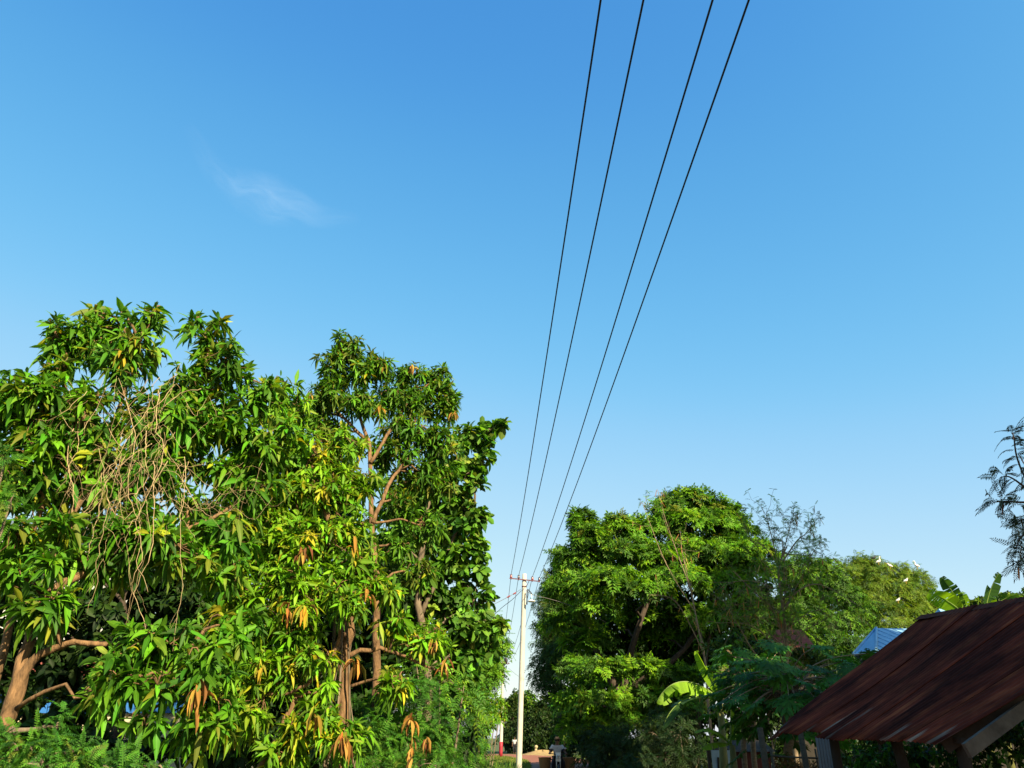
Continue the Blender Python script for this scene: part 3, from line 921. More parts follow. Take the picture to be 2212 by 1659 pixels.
# mid-sized compound leaves on the verge side of the mango (broad leaflets)
shrub('leafy_shrub', 'bush of long compound leaves with neat paired leaflets under the round-leaved tree', 12.5,
      [(950, 1480, 12.6, 50, 30), (1000, 1500, 13, 40, 30), (900, 1440, 12.6, 40, 25)],
      fern(PAL_E, (0.4, 0.6), 9, 0.085, 0.034, (3, 4)), 0.5 * 0.16 * 0.6, 3.5, 1.8)

# ---- tangle of dry vines over the far-left mango
mb = MB()
for i in range(80):
    px, py = 140 + 260 * random.random(), 800 + 220 * random.random()
    D = 7.6 + 0.75 * random.random()
    mode = random.random()
    pts = []
    n = 7
    if mode < 0.38:      # hanging strand
        ln = 120 + 330 * random.random()
        dx = -70 + 110 * random.random()
        for j in range(n):
            t = j / (n - 1)
            pts.append(at(px + dx * t * t + 9 * random.gauss(0, 1), py + ln * t, D - 0.25 * t + 0.04 * random.gauss(0, 1)))
    elif mode < 0.8:     # looping across
        ln = 120 + 220 * random.random()
        sg = random.choice((-1, 1))
        for j in range(n):
            t = j / (n - 1)
            pts.append(at(px + sg * (ln * t - 40), py + (60 + 60 * random.random()) * math.sin(t * 2.6) + 20 * random.gauss(0, 1), D + 0.06 * random.gauss(0, 1)))
    else:                # sweeping down to the left
        ln = 150 + 180 * random.random()
        for j in range(n):
            t = j / (n - 1)
            pts.append(at(px - ln * t * 0.8, py + ln * t * (0.6 + 0.5 * t) + 8 * random.gauss(0, 1), D - 0.2 * t))
    P = smooth_path(pts, 4)
    r = random.uniform(0.0014, 0.0026) if random.random() < 0.7 else random.uniform(0.003, 0.0052)
    P[1:-1] += 0.008 * G.standard_normal((len(P) - 2, 3))
    mb.tube(P, np.linspace(r, r * 0.45, len(P)), 5)
    for _ in range(2):      # forking side twigs
        j = random.randint(3, len(P) - 4)
        d = nrm(P[j + 1] - P[j] + 0.7 * nrm(G.standard_normal(3)) * np.linalg.norm(P[j + 1] - P[j]))
        ln = random.uniform(0.1, 0.35)
        mb.tube(curve(P[j], P[j] + d * ln - Z3 * 0.1 * ln, 0.02, 5, 0.05), np.linspace(r * 0.6, r * 0.25, 5), 4, False)
tag(mb.build('vine_tangle', M['vine']), 'tangle of bare tan vine stems draped over the far-left mango crown', 'vine')

# vines round the thick trunk of mango B
_bt = smooth_path([at(736, 1660, 9.8), at(738, 1560, 9.8), at(748, 1400, 9.8), at(742, 1260, 9.8), at(715, 1150, 9.87)], 8)


def B_trunk(t):
    return _bt[int(round(t * (len(_bt) - 1)))]


mb = MB()
for i in range(9):
    pts = []
    a0 = random.random() * 6.28
    tw = random.uniform(-5, 5)
    for j in range(9):
        t = j / 8
        c = B_trunk(t)
        a = a0 + tw * t
        rr = 0.165 - 0.05 * t + 0.03 * random.random()
        pts.append(c + np.array([rr * math.cos(a), rr * math.sin(a), 0]))
    P = smooth_path(pts, 3)
    mb.tube(P, random.uniform(0.006, 0.013), 5)
tag(mb.build('climbing_vine', M['greybark']), 'dry vine stems twisted round the thick trunk of the yellow-green mango', 'vine')

# ---- buildings glimpsed through the left trees
ho = thing('house', (-9.5, 20, 0), 'cream house with a bright blue band seen through the left trees', 'house')
m_ = MB().box((-9.0, 21.0, 1.0), (9.0, 4.0, 2.0)).build('wall', M['cream'], ho, False)
MB().box((-9.0, 18.985, 2.32), (9.0, 0.05, 0.42)).build('blue_band', M['blue'], ho, False)
MB().box((-9.0, 21.0, 2.35), (8.98, 3.9, 0.69)).build('upper_wall', M['cream'], ho, False)
mb = MB()
mb.add([(-13.8, 18.5, 2.72), (-4.2, 18.5, 2.72), (-4.2, 23.4, 2.72), (-13.8, 23.4, 2.72), (-13.8, 21, 3.7), (-4.2, 21, 3.7)], [(0, 1, 5, 4), (2, 3, 4, 5), (0, 4, 3), (1, 2, 5), (0, 3, 2, 1)])
mb.build('roof', M['tile'], ho, False)
wh = thing('white_house', (-15, 27, 0), 'white two-storey house showing through the gap beside the left mango stems', 'house')
MB().box((-19.3, 28, 3.9), (9.6, 5, 7.8)).build('wall', M['whitewall'], wh, False)
mb = MB()
mb.add([(-24.4, 25.2, 7.82), (-14.2, 25.2, 7.82), (-14.2, 30.8, 7.82), (-24.4, 30.8, 7.82), (-19.3, 28, 9.0)], [(0, 1, 4), (1, 2, 4), (2, 3, 4), (3, 0, 4), (0, 3, 2, 1)])
mb.build('roof', M['greysheet'], wh, False)

# ---- grass by the road
def grass(name, label, n, region, hgt, wd, pal):
    pts = np.array([region() for _ in range(n)])
    D = nrm(np.stack([0.35 * G.standard_normal(n), 0.35 * G.standard_normal(n), np.ones(n)], 1))
    N = nrm(np.stack([G.standard_normal(n), G.standard_normal(n), 0.1 * np.ones(n)], 1))
    L = hgt[0] + (hgt[1] - hgt[0]) * G.random(n)
    o = leaf_object(name, [leaf_arrays(pts, D, N, L, np.full(n, wd) * (0.7 + 0.6 * G.random(n)), 0.2 + 0.8 * G.random(n), jitter(pick(pal, n), 0.2), 'full', fold=0.4, prof=np.array([0, 0.9, 1, 0.6, 0]))], M['grass'])
    tag(o, label, 'grass', None, 'stuff')
    return o


PAL_GR = [(5, (0.075, 0.19, 0.018)), (3, (0.12, 0.26, 0.02)), (2, (0.05, 0.12, 0.015)), (1, (0.22, 0.24, 0.05))]


def reg_verge():
    while True:
        y = 20 + 22 * random.random()
        x = -3.0 + 3.3 * random.random()
        if x < 0.15 - 0.02 * (y - 30):
            return (x, y, 0.0)


grass('tall_grass', 'tall green grass growing on the left verge near the pole', 5200, reg_verge, (0.7, 1.35), 0.02, PAL_GR)


def reg_far():
    y = 42 + 40 * random.random()
    bend = max(0.0, (y - 58) / 30.0) ** 2 * 4.5
    return (2.9 + 0.012 * y - bend - 2.4 - 4.5 * random.random() ** 1.5, y, 0.0)


PAL_GF = [(5, (0.16, 0.21, 0.025)), (3, (0.22, 0.26, 0.03)), (2, (0.10, 0.15, 0.02))]
grass('short_grass', 'short yellow-green grass on the sunny verge beyond the pole', 9000, reg_far, (0.12, 0.30), 0.03, PAL_GF)


def reg_right():
    y = 30 + 50 * random.random()
    bend = max(0.0, (y - 58) / 30.0) ** 2 * 4.5
    return (2.9 + 0.012 * y - bend + 2.6 + 5 * random.random(), y, 0.0)


grass('weeds', 'dark ragged weeds along the shaded right side of the road', 4000, reg_right, (0.3, 0.8), 0.03, PAL_K + PAL_GF[:1])

# ---- utility poles --------------------------------------------------------
top = at(1133, 1240, 36)
bot = at(1119.5, 1700, 36)
k = (bot[2] - 0) / (top[2] - bot[2])
base = bot - (top - bot) * k
up = nrm(top - base)
po = thing('utility_pole', base, 'near pale concrete utility pole with a four-insulator crossarm and a lamp', 'utility pole', 'utility poles along the road')
mb = MB()
P = [base + (top - base) * t for t in np.linspace(0, 1, 14)]
mb.tube(P, np.linspace(0.128, 0.098, 14), 20)
mb.build('post', M['concrete'], po)
la, ra = at(1100.5, 1249.0, 35.86), at(1166.5, 1256.0, 35.88)
arm = MB().bar(la, ra, 0.04, 0.042).build('crossarm', M['steel_red'], po, False)
MB().bar(la * 0.36 + ra * 0.64 + np.array([0.0, 0, -0.03]), base + (top - base) * 0.955 + np.array([0.1, -0.1, -0.2]), 0.02, 0.02).build('brace', M['steel_red'], po, False)
ins_px = [(1104, 1244.5), (1120.5, 1246.5), (1150, 1250), (1165, 1252.5)]
tops1 = []
for i, (px, py) in enumerate(ins_px):
    t = (px - 1100.5) / 66.0
    c = la * (1 - t) + ra * t + np.array([0, 0, 0.028])
    m = M['ins_red'] if i in (0, 2) else M['ins_dark']
    ins = MB().lathe(c, [(0.018, -0.08), (0.018, 0.0), (0.05, 0.01), (0.062, 0.04), (0.045, 0.06), (0.055, 0.085), (0.034, 0.11), (0.042, 0.14), (0.02, 0.16)], 14).build('insulator', m, po)
    tops1.append(c + np.array([0, 0, 0.135]))
    MB().tube([c + np.array([-0.06, 0, 0.13]), c + np.array([0.0, -0.05, 0.135]), c + np.array([0.06, 0, 0.13])], 0.008, 6).build('tie_wire', M['cable'], ins)
# lamp on a bent bracket
br = base + (top - base) * 0.70
q = lambda px, py, D=35.75: at(px, py, D)
MB().tube(smooth_path([q(1138.5, 1306), q(1138.5, 1290), q(1139.5, 1274), q(1143, 1276), q(1146.5, 1279.5), q(1148.5, 1283)], 4), 0.022, 8).build('lamp_arm', M['darkwood'], po)
lamp = MB().lathe(q(1148, 1299.5), [(0.02, 0.32), (0.025, 0.22), (0.045, 0.2), (0.045, 0.10), (0.05, 0.09), (0.17, 0.02), (0.175, 0.0), (0.15, -0.012)], 18).build('lamp_shade', M['white'], po)
MB().lathe(q(1148, 1299.5), [(0.05, 0.215), (0.05, 0.11)], 12).build('lamp_holder', M['bluesheet'], lamp)
MB().tube([base + (top - base) * 0.93 + 0 * up, base + (top - base) * 0.935], 0.112, 20).build('band', M['steel_red'], po)

# second pole
top2 = at(1087, 1429, 78)
base2 = np.array([at(1081.5, 1620, 78)[0], 78, 0.0])
po2 = thing('utility_pole', base2, 'distant utility pole with a red painted base, beside the leafy bush', 'utility pole', 'utility poles along the road')
mb = MB()
mb.tube([base2 + (top2 - base2) * t for t in np.linspace(0.0, 1, 10)], np.linspace(0.17, 0.12, 10), 16)
mb.build('post', M['concrete'], po2)
MB().tube([base2 + (top2 - base2) * t for t in np.linspace(0.0, 0.155, 4)], np.linspace(0.176, 0.172, 4), 16).build('red_band', M['red'], po2)
a2, b2 = at(1076, 1434, 77.85), at(1100, 1434, 77.85)
MB().bar(a2, b2, 0.07, 0.07).build('crossarm', M['steel_red'], po2, False)
MB().bar(at(1080, 1448, 77.85), at(1096, 1450, 77.85), 0.05, 0.05).build('crossarm', M['darkwood'], po2, False)
MB().ball(at(1093, 1427, 77.8), (0.17, 0.14, 0.3)).build('cable_box', M['ins_dark'], po2)
tops2 = []
for t in (0.05, 0.3, 0.72, 0.97):
    c = a2 * (1 - t) + b2 * t + np.array([0, 0, 0.035])
    MB().lathe(c, [(0.02, -0.05), (0.06, 0.02), (0.06, 0.06), (0.03, 0.10), (0.04, 0.14)], 10).build('insulator', M['ins_dark'], po2)
    tops2.append(c + np.array([0, 0, 0.14]))

# the four wires: from behind the camera over the near pole to the far one
names = ['black overhead wire nearest the mangoes, first from the left at the crossarm', 'black overhead wire second from the left at the crossarm',
         'black overhead wire on the red insulator just right of the pole top', 'black overhead wire at the right end of the crossarm']
top_px = [1300, 1391.5, 1537, 1612]
for i in range(4):
    a = tops1[i]
    # the previous pole stands behind the camera; its attachment follows from the sight of the wire overhead
    x = (top_px[i] - 1106) / FP
    ysc = 829.5 / FP
    dy, dz = CT - ysc * ST, ST + ysc * CT
    D0 = 5.0
    xs = (x / dy) * D0
    slope = (a[0] - xs) / (a[1] - D0)
    back = np.array([a[0] - slope * 50, a[1] - 50, a[2] + 0.05])
    sag = 0.62
    pts = []
    for t in np.linspace(0, 1, 60):
        p = back * (1 - t) + a * t
        p = p - Z3 * sag * 4 * t * (1 - t)
        pts.append(p)
    b = tops2[i]
    for t in np.linspace(0, 1, 30)[1:]:
        p = a * (1 - t) + b * t - Z3 * 0.75 * 4 * t * (1 - t)
        pts.append(p)
    tag(MB().tube(pts, 0.0105, 6).build('power_line', M['cable']), names[i], 'power line', 'overhead wires')

# side cables
att = base + (top - base) * 0.93
def cable(label, pts, r, m, name='service_cable', sp=None):
    P = smooth_path(pts, 6)
    root = tag(MB().tube(P, r, 6).build(name, m), label, 'cable', 'service cables at the near pole')
    if sp:
        for (px, py, D) in sp:
            c = at(px, py, D)
            MB().bar(c + np.array([-0.06, 0, -0.035]), c + np.array([0.06, 0, 0.035]), 0.045, 0.055).build('spacer', M['red'], root, False)
    return root


cable('thin cable with red spacers running left from the near pole to the trees', [at(1125, 1273, 36), at(1111, 1282, 34), at(1089, 1294, 32), at(1060, 1309, 30), at(1010, 1335, 28)], 0.009, M['cable_grey'], sp=[(1111.5, 1282, 34.1), (1098.5, 1289, 33.0)])
cable('dark cable dropping left from the near pole below the spacer cable', [at(1126, 1276, 36), at(1108, 1294, 35), at(1085, 1312, 34), at(1060, 1336, 33), at(1010, 1390, 31)], 0.012, M['cable'])
cable('pale cable sagging right from the near pole into the big tree', [at(1136, 1275, 36), at(1152, 1285, 36), at(1180, 1292, 36), at(1215, 1302, 36), at(1262, 1320, 36), at(1310, 1345, 36)], 0.013, M['cable_grey'])
cable('faint thin cable low across the gap behind the near pole', [at(1098, 1443, 77), at(1122, 1462, 72), at(1150, 1472, 68), at(1190, 1485, 64), at(1240, 1500, 60)], 0.012, M['cable_grey'])

# ---- RIGHT: big tree ------------------------------------------------------
F_st = [
    (px_path([(1335, 1650, 39), (1340, 1540, 39), (1355, 1440, 39), (1400, 1300, 39), (1450, 1180, 40)]), 0.34, 0.06),
    (px_path([(1345, 1520, 39), (1290, 1400, 39), (1260, 1290, 39), (1265, 1180, 38.5)]), 0.20, 0.05),
    (px_path([(1345, 1500, 39), (1480, 1400, 39), (1560, 1280, 39.5)]), 0.18, 0.05),
    (px_path([(1505, 1650, 38), (1510, 1540, 38), (1520, 1450, 38.5), (1540, 1330, 39)]), 0.2, 0.05),
]
F_st[0][0].insert(0, g0(F_st[0][0][0]))
F_st[3][0].insert(0, g0(F_st[3][0][0]))
F_lobes = L_(
    (1490, 1092, 40, 60, 28), (1440, 1105, 40, 30, 20), (1555, 1115, 40, 45, 25), (1500, 1140, 39.5, 80, 35), (1590, 1150, 40, 35, 30), (1262, 1135, 38.5, 28, 26), (1258, 1118, 38.5, 14, 12), (1485, 1072, 40, 22, 12), (1590, 1108, 40, 16, 12), (1340, 1132, 39, 16, 10), (1275, 1165, 38, 35, 30), (1345, 1150, 39, 55, 28),
    (1400, 1150, 39, 40, 25), (1330, 1195, 38, 70, 30), (1255, 1215, 38.5, 55, 35), (1420, 1210, 38, 60, 30), (1500, 1200, 38.5, 60, 35), (1580, 1200, 39, 50, 35), (1640, 1200, 39.5, 35, 30), (1620, 1240, 39, 50, 30),
    (1310, 1260, 35.6, 70, 28), (1235, 1280, 38.5, 45, 40), (1390, 1280, 35.4, 60, 25), (1470, 1260, 35.6, 60, 30), (1560, 1270, 38.5, 60, 35), (1290, 1315, 36, 45, 18), (1390, 1340, 41, 60, 25), (1465, 1335, 41, 50, 25), (1330, 1375, 41.5, 60, 30), (1230, 1350, 38.5, 45, 30),
    (1540, 1340, 38, 60, 30), (1270, 1390, 37.5, 45, 22), (1420, 1385, 42, 70, 30), (1310, 1450, 35.8, 55, 16), (1385, 1445, 36, 50, 14), (1350, 1475, 41, 90, 20), (1250, 1450, 37, 40, 30), (1470, 1470, 36.5, 60, 25), (1300, 1515, 36, 50, 15), (1390, 1505, 36, 50, 14), (1360, 1540, 41, 90, 20), (1460, 1530, 36, 50, 22), (1240, 1520, 37, 40, 25),
    (1500, 1390, 42, 50, 40), (1350, 1560, 36.5, 70, 22), (1280, 1570, 37, 50, 25))
tree('rain_tree', 'huge dense dark-hearted tree with tiered green sprays right of the road', 'tree', F_st, F_lobes,
     lambda t, a: pinnates(t, a, (5, 8), (0.34, 0.56), 4, 0.25, 0.085, (20, 100), (0.1, 0.7), PAL_F, flat=0.25), 0.48 * 0.34 * 0.42, 7.5, 4.2, bark='darkbark', leafm='fine', twigs=False, limb_r=0.045, dome=True)
fill_st = [(px_path([(1400, 1640, 43), (1400, 1500, 43), (1410, 1330, 43)]), 0.3, 0.1)]  # dark filler foliage added so the big tree's inner gaps look shaded
fill_st[0][0].insert(0, g0(fill_st[0][0][0]))
tree('broadleaf_tree', 'dark leaf filler added behind the huge tiered tree for its shaded heart', 'tree', fill_st,
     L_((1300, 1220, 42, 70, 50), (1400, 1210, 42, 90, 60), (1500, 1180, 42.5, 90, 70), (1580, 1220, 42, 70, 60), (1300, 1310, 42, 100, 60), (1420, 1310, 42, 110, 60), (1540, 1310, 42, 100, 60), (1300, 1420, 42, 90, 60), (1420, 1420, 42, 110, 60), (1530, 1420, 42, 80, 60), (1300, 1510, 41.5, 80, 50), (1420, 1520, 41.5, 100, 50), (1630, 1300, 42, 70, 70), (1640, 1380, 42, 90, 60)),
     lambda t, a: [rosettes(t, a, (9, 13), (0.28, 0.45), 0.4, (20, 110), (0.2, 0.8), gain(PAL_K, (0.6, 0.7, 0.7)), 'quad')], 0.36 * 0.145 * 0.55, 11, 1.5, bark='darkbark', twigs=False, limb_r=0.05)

G_st = [(px_path([(1215, 1640, 50), (1210, 1500, 50), (1215, 1300, 50)]), 0.3, 0.06)]
G_st[0][0].insert(0, g0(G_st[0][0][0]))
tree('drooping_tree', 'dull blue-green drooping tree between the near pole and the huge tree', 'tree', G_st,
     L_((1215, 1230, 50, 35, 40), (1195, 1290, 50, 38, 40), (1185, 1350, 50, 30, 40), (1215, 1340, 49, 45, 50), (1175, 1430, 48, 24, 28), (1190, 1465, 48, 35, 30), (1205, 1400, 48, 40, 40), (1215, 1500, 48, 35, 25), (1240, 1260, 50, 30, 40)),
     lambda t, a: pinnates(t, a, (5, 7), (0.4, 0.7), 6, 0.16, 0.05, (30, 120), (0.5, 1.2), PAL_G), 0.55 * 0.28 * 0.45, 6, 4.5, bark='darkbark', leafm='fine', twigs=False, limb_r=0.06)

# sapling in front of the shaded thicket
sp = [(px_path([(1222, 1632, 46), (1216, 1590, 46), (1212, 1540, 46), (1210, 1490, 46)]), 0.06, 0.02)]
sp[0][0].insert(0, g0(sp[0][0][0]))
tree('sapling', 'slim sunlit sapling with layered leaves above the motorcyclist', 'tree', sp,
     L_((1212, 1575, 46, 24, 10), (1205, 1550, 46, 22, 10), (1215, 1520, 46, 20, 14), (1218, 1590, 46, 16, 8), (1235, 1550, 46, 20, 14), (1230, 1500, 46, 20, 14)),
     lambda t, a: pinnates(t, a, (4, 6), (0.4, 0.6), 5, 0.14, 0.06, (50, 110), (0.2, 0.8), PAL_E), 0.5 * 0.25 * 0.5, 5, 1.8, bark='greybark', leafm='fine', twigs=False, limb_r=0.02)

# far wood at the bend of the road: individual trees, leaf colours darkened in place of shade
for i, (px, py, D, rx, ry, pal, lab) in enumerate([
        (1130, 1510, 104, 40, 26, PAL_F, 'distant green treetop seen just right of the near pole above the road bend'),
        (1180, 1525, 100, 36, 26, PAL_G, 'distant greyish green tree above the sand heap'),
        (1235, 1540, 98, 45, 30, PAL_K, 'distant dark tree behind the motorcyclist'),
        (1105, 1525, 100, 20, 30, PAL_G, 'distant thin tree peeking out left of the near pole'),
        (1300, 1560, 90, 50, 30, PAL_K, 'dark tree low behind the huge tree trunk'),
        (1150, 1570, 97, 60, 26, PAL_K, 'low dark thicket tree across the end of the road')]):
    c = at(px, py, D)
    st = [([g0(c), np.array([c[0] + 0.2, c[1], c[2] * 0.5]), c], 0.2, 0.08)]
    lb = [Lobe(px, py, D, rx * 0.7, ry * 0.8), Lobe(px - rx * 0.5, py + ry * 0.6, D, rx * 0.6, ry * 0.7), Lobe(px + rx * 0.5, py + ry * 0.5, D, rx * 0.6, ry * 0.7), Lobe(px, py + ry * 1.3, D - 1, rx, ry * 0.8), Lobe(px - rx * 0.2, 1598, D - 1, rx, 22)]
    tree('distant_tree', lab, 'tree', st, lb, lambda t, a, pal=pal: [rosettes(t, a, (8, 12), (0.35, 0.6), 0.4, (20, 110), (0.2, 0.8), gain(pal, (0.55, 0.55, 0.6)), 'quad')], 0.48 * 0.19 * 0.55, 10, 2.8, bark='darkbark', twigs=False, limb_r=0.06, group='trees at the road bend')

# sparse leucaena with dry pods
def pods(root, tips, n, ln=(0.2, 0.36), wd=0.028):
    k = len(tips)
    P = tips[G.integers(0, k, n)] + 0.03 * G.standard_normal((n, 3))
    D = nrm(np.stack([0.25 * G.standard_normal(n), 0.25 * G.standard_normal(n), -np.ones(n)], 1))
    N = nrm(G.standard_normal((n, 3)) * [1, 1, 0.1])
    L = ln[0] + (ln[1] - ln[0]) * G.random(n)
    col = jitter(pick([(3, (0.50, 0.22, 0.08)), (2, (0.62, 0.38, 0.18)), (1, (0.25, 0.11, 0.05))], n), 0.15)
    for i in range(n):
        q = slice(i, i + 1)
        leaf_object('seed_pod', [leaf_arrays(P[q], D[q], N[q], L[q], np.full(1, wd), np.zeros(1), col[q], 'full', fold=0.2, prof=np.array([0, 0.9, 1, 0.9, 0]))], M['dead'], root)


def sparse_tree(name, label, stems, tips_n, spread, pod_n, pal, leafL=(0.16, 0.26)):
    b = np.array(stems[0][0][0])
    root = thing(name, (b[0], b[1], 0), label, 'tree', None)
    mb = MB()
    tips, axes = [], []
    for path, r0, r1, nt_ in stems:
        P = smooth_path(path, 5)
        mb.tube(P, np.linspace(r0, r1, len(P)), 7)
        for _ in range(nt_):
            i = random.randint(int(len(P) * 0.25), len(P) - 2)
            d = nrm(P[i + 1] - P[i])
            o = nrm(d * 0.7 + G.standard_normal(3) * 0.7 + Z3 * 0.35)
            ln = spread * random.uniform(0.35, 1.0)
            q = curve(P[i], P[i] + o * ln, -0.04 * ln, 5, 0.04)
            mb.tube(q, np.linspace(max(r1, 0.006), 0.0035, 5), 4, False)
            for t in (2, 3, 4):
                tips.append(q[t])
                axes.append(nrm(o + 0.4 * G.standard_normal(3)))
        tips.append(P[-1])
        axes.append(nrm(P[-1] - P[-2]))
    mb.build('trunk', M['palebark'], root)
    tips, axes = np.array(tips), np.array(axes)
    sel = G.choice(len(tips), min(tips_n, len(tips)), replace=False)
    leaf_object('crown', pinnates(tips[sel], axes[sel], (2, 4), leafL, 6, 0.055, 0.02, (30, 100), (0.2, 0.7), pal, rachis=0.006), M['fine'], root)
    pods(root, tips, pod_n)
    return root


H = [
    (px_path([(1702, 1500, 24), (1700, 1400, 24), (1690, 1310, 24), (1682, 1230, 24), (1700, 1180, 24)]), 0.075, 0.02, 12),
    (px_path([(1684, 1235, 24), (1672, 1180, 24), (1662, 1140, 24), (1655, 1105, 24)]), 0.025, 0.006, 16),
    (px_path([(1690, 1215, 24), (1720, 1170, 24), (1738, 1155, 24), (1752, 1140, 24)]), 0.025, 0.006, 16),
    (px_path([(1680, 1220, 24), (1650, 1180, 24), (1622, 1165, 24), (1606, 1125, 24)]), 0.02, 0.005, 14),
    (px_path([(1690, 1200, 24), (1702, 1155, 24), (1708, 1130, 24)]), 0.02, 0.005, 14),
    (px_path([(1694, 1320, 24), (1720, 1280, 23.8), (1760, 1262, 23.6), (1800, 1275, 23.4), (1850, 1305, 23.2)]), 0.025, 0.006, 12),
    (px_path([(1700, 1420, 24), (1660, 1380, 23.7), (1620, 1350, 23.5), (1560, 1345, 23.4)]), 0.03, 0.006, 16),
    (px_path([(1700, 1430, 24), (1730, 1370, 23.8), (1780, 1340, 23.6)]), 0.03, 0.006, 12),
    (px_path([(1698, 1400, 24), (1670, 1320, 23.8), (1620, 1270, 23.6), (1580, 1230, 23.6)]), 0.03, 0.006, 18),
    (px_path([(1692, 1330, 24), (1650, 1290, 24.3), (1630, 1220, 24.3)]), 0.025, 0.006, 14),
    (px_path([(1700, 1440, 24), (1640, 1420, 23.8), (1600, 1360, 23.8), (1560, 1290, 24)]), 0.03, 0.006, 16),
]
for k_ in range(16):
    y0_ = random.uniform(1230, 1430)
    x1_ = random.uniform(1560, 1800)
    y1_ = y0_ - random.uniform(0, 130)
    H.append((px_path([(1694, y0_, 24), ((1694 + x1_) / 2 + random.uniform(-15, 15), (y0_ + y1_) / 2 - random.uniform(0, 30), 23.8), (x1_, y1_, 23.6)]), 0.014, 0.005, 8))
H[0][0].insert(0, g0(H[0][0][0]))
sparse_tree('lead_tree', 'thin half-bare tree with dangling dry brown pods in front of the huge tree', H, 640, 1.0, 95, PAL_F + [(3, (0.16, 0.16, 0.05))])
H2 = [
    (px_path([(1530, 1520, 30), (1525, 1440, 30), (1505, 1340, 30), (1490, 1260, 30)]), 0.06, 0.02, 8),
    (px_path([(1495, 1280, 30), (1465, 1200, 30), (1440, 1130, 30), (1420, 1058, 30)]), 0.025, 0.006, 12),
    (px_path([(1500, 1310, 30), (1475, 1200, 30), (1470, 1150, 30)]), 0.025, 0.006, 10),
    (px_path([(1500, 1320, 30), (1440, 1220, 30), (1400, 1120, 30), (1388, 1085, 30)]), 0.02, 0.006, 8),
    (px_path([(1520, 1410, 30), (1460, 1300, 29.5), (1400, 1285, 29.5)]), 0.02, 0.006, 8),
]
H2[0][0].insert(0, g0(H2[0][0][0]))
sparse_tree('lead_tree', 'spindly pod-bearing tree whose bare shoots poke above the huge tree', H2, 60, 0.9, 40, PAL_F)

I_st = [(px_path([(1790, 1600, 40), (1790, 1450, 40), (1790, 1300, 40)]), 0.2, 0.05)]
I_st[0][0].insert(0, g0(I_st[0][0][0]))
tree('rain_tree', 'mid-green tree behind the half-bare pod tree, left of the blue roof', 'tree', I_st,
     L_((1720, 1235, 40, 45, 35), (1780, 1225, 40, 35, 18), (1790, 1260, 39.5, 50, 30), (1740, 1300, 40, 55, 35), (1820, 1290, 39.5, 40, 25), (1780, 1340, 39, 60, 30), (1840, 1345, 39, 45, 25), (1730, 1380, 39, 60, 40), (1800, 1400, 38.5, 60, 30), (1690, 1340, 40, 40, 50), (1860, 1320, 40, 30, 20), (1640, 1330, 40, 40, 40), (1850, 1400, 38, 40, 20)),
     lambda t, a: pinnates(t, a, (5, 8), (0.4, 0.65), 5, 0.18, 0.055, (25, 110), (0.3, 0.9), PAL_I, flat=0.25), 0.52 * 0.3 * 0.42, 6.5, 4.5, bark='darkbark', leafm='fine', twigs=False, limb_r=0.05)
J_st = [(px_path([(1900, 1600, 72), (1900, 1450, 72), (1900, 1300, 72)]), 0.4, 0.1)]
J_st[0][0].insert(0, g0(J_st[0][0][0]))
tree('feathery_tree', 'big feathery olive-green tree far behind the blue roof with white egrets in it', 'tree', J_st,
     L_((1870, 1218, 72, 40, 16), (1850, 1230, 72, 45, 22), (1900, 1235, 71.5, 50, 22), (1955, 1240, 72, 45, 18), (1985, 1255, 72, 25, 20), (1880, 1265, 71, 60, 25), (1950, 1275, 71, 50, 25), (2000, 1290, 71.5, 25, 20), (1860, 1300, 71, 50, 25), (1930, 1310, 70.5, 60, 25), (1990, 1315, 71, 35, 20), (1900, 1345, 70, 60, 20), (1970, 1345, 70.5, 50, 18), (2020, 1320, 71, 30, 20), (1830, 1270, 71.5, 40, 30)),
     lambda t, a: pinnates(t, a, (6, 9), (0.6, 0.95), 6, 0.22, 0.06, (20, 95), (0.3, 1.1), PAL_J), 0.8 * 0.36 * 0.4, 7.5, 3.6, bark='darkbark', leafm='fine', twigs=False, limb_r=0.09, inner=0.4)
K_st = [(px_path([(2150, 1600, 60), (2150, 1450, 60), (2150, 1340, 60)]), 0.3, 0.1)]
K_st[0][0].insert(0, g0(K_st[0][0][0]))
tree('broadleaf_tree', 'dark tree line crown showing above the rusty roof ridge at the far right', 'tree', K_st,
     L_((2110, 1312, 60, 40, 22), (2165, 1298, 60, 30, 18), (2205, 1298, 60, 35, 20), (2070, 1325, 60, 30, 15), (2140, 1340, 60, 60, 25), (2240, 1300, 60, 40, 30)),
     lambda t, a: [rosettes(t, a, (8, 12), (0.3, 0.45), 0.36, (20, 110), (0.2, 0.8), PAL_K + PAL_J[:1], 'quad')], 0.37 * 0.13 * 0.55, 10, 2.8, bark='darkbark', twigs=False, limb_r=0.08)

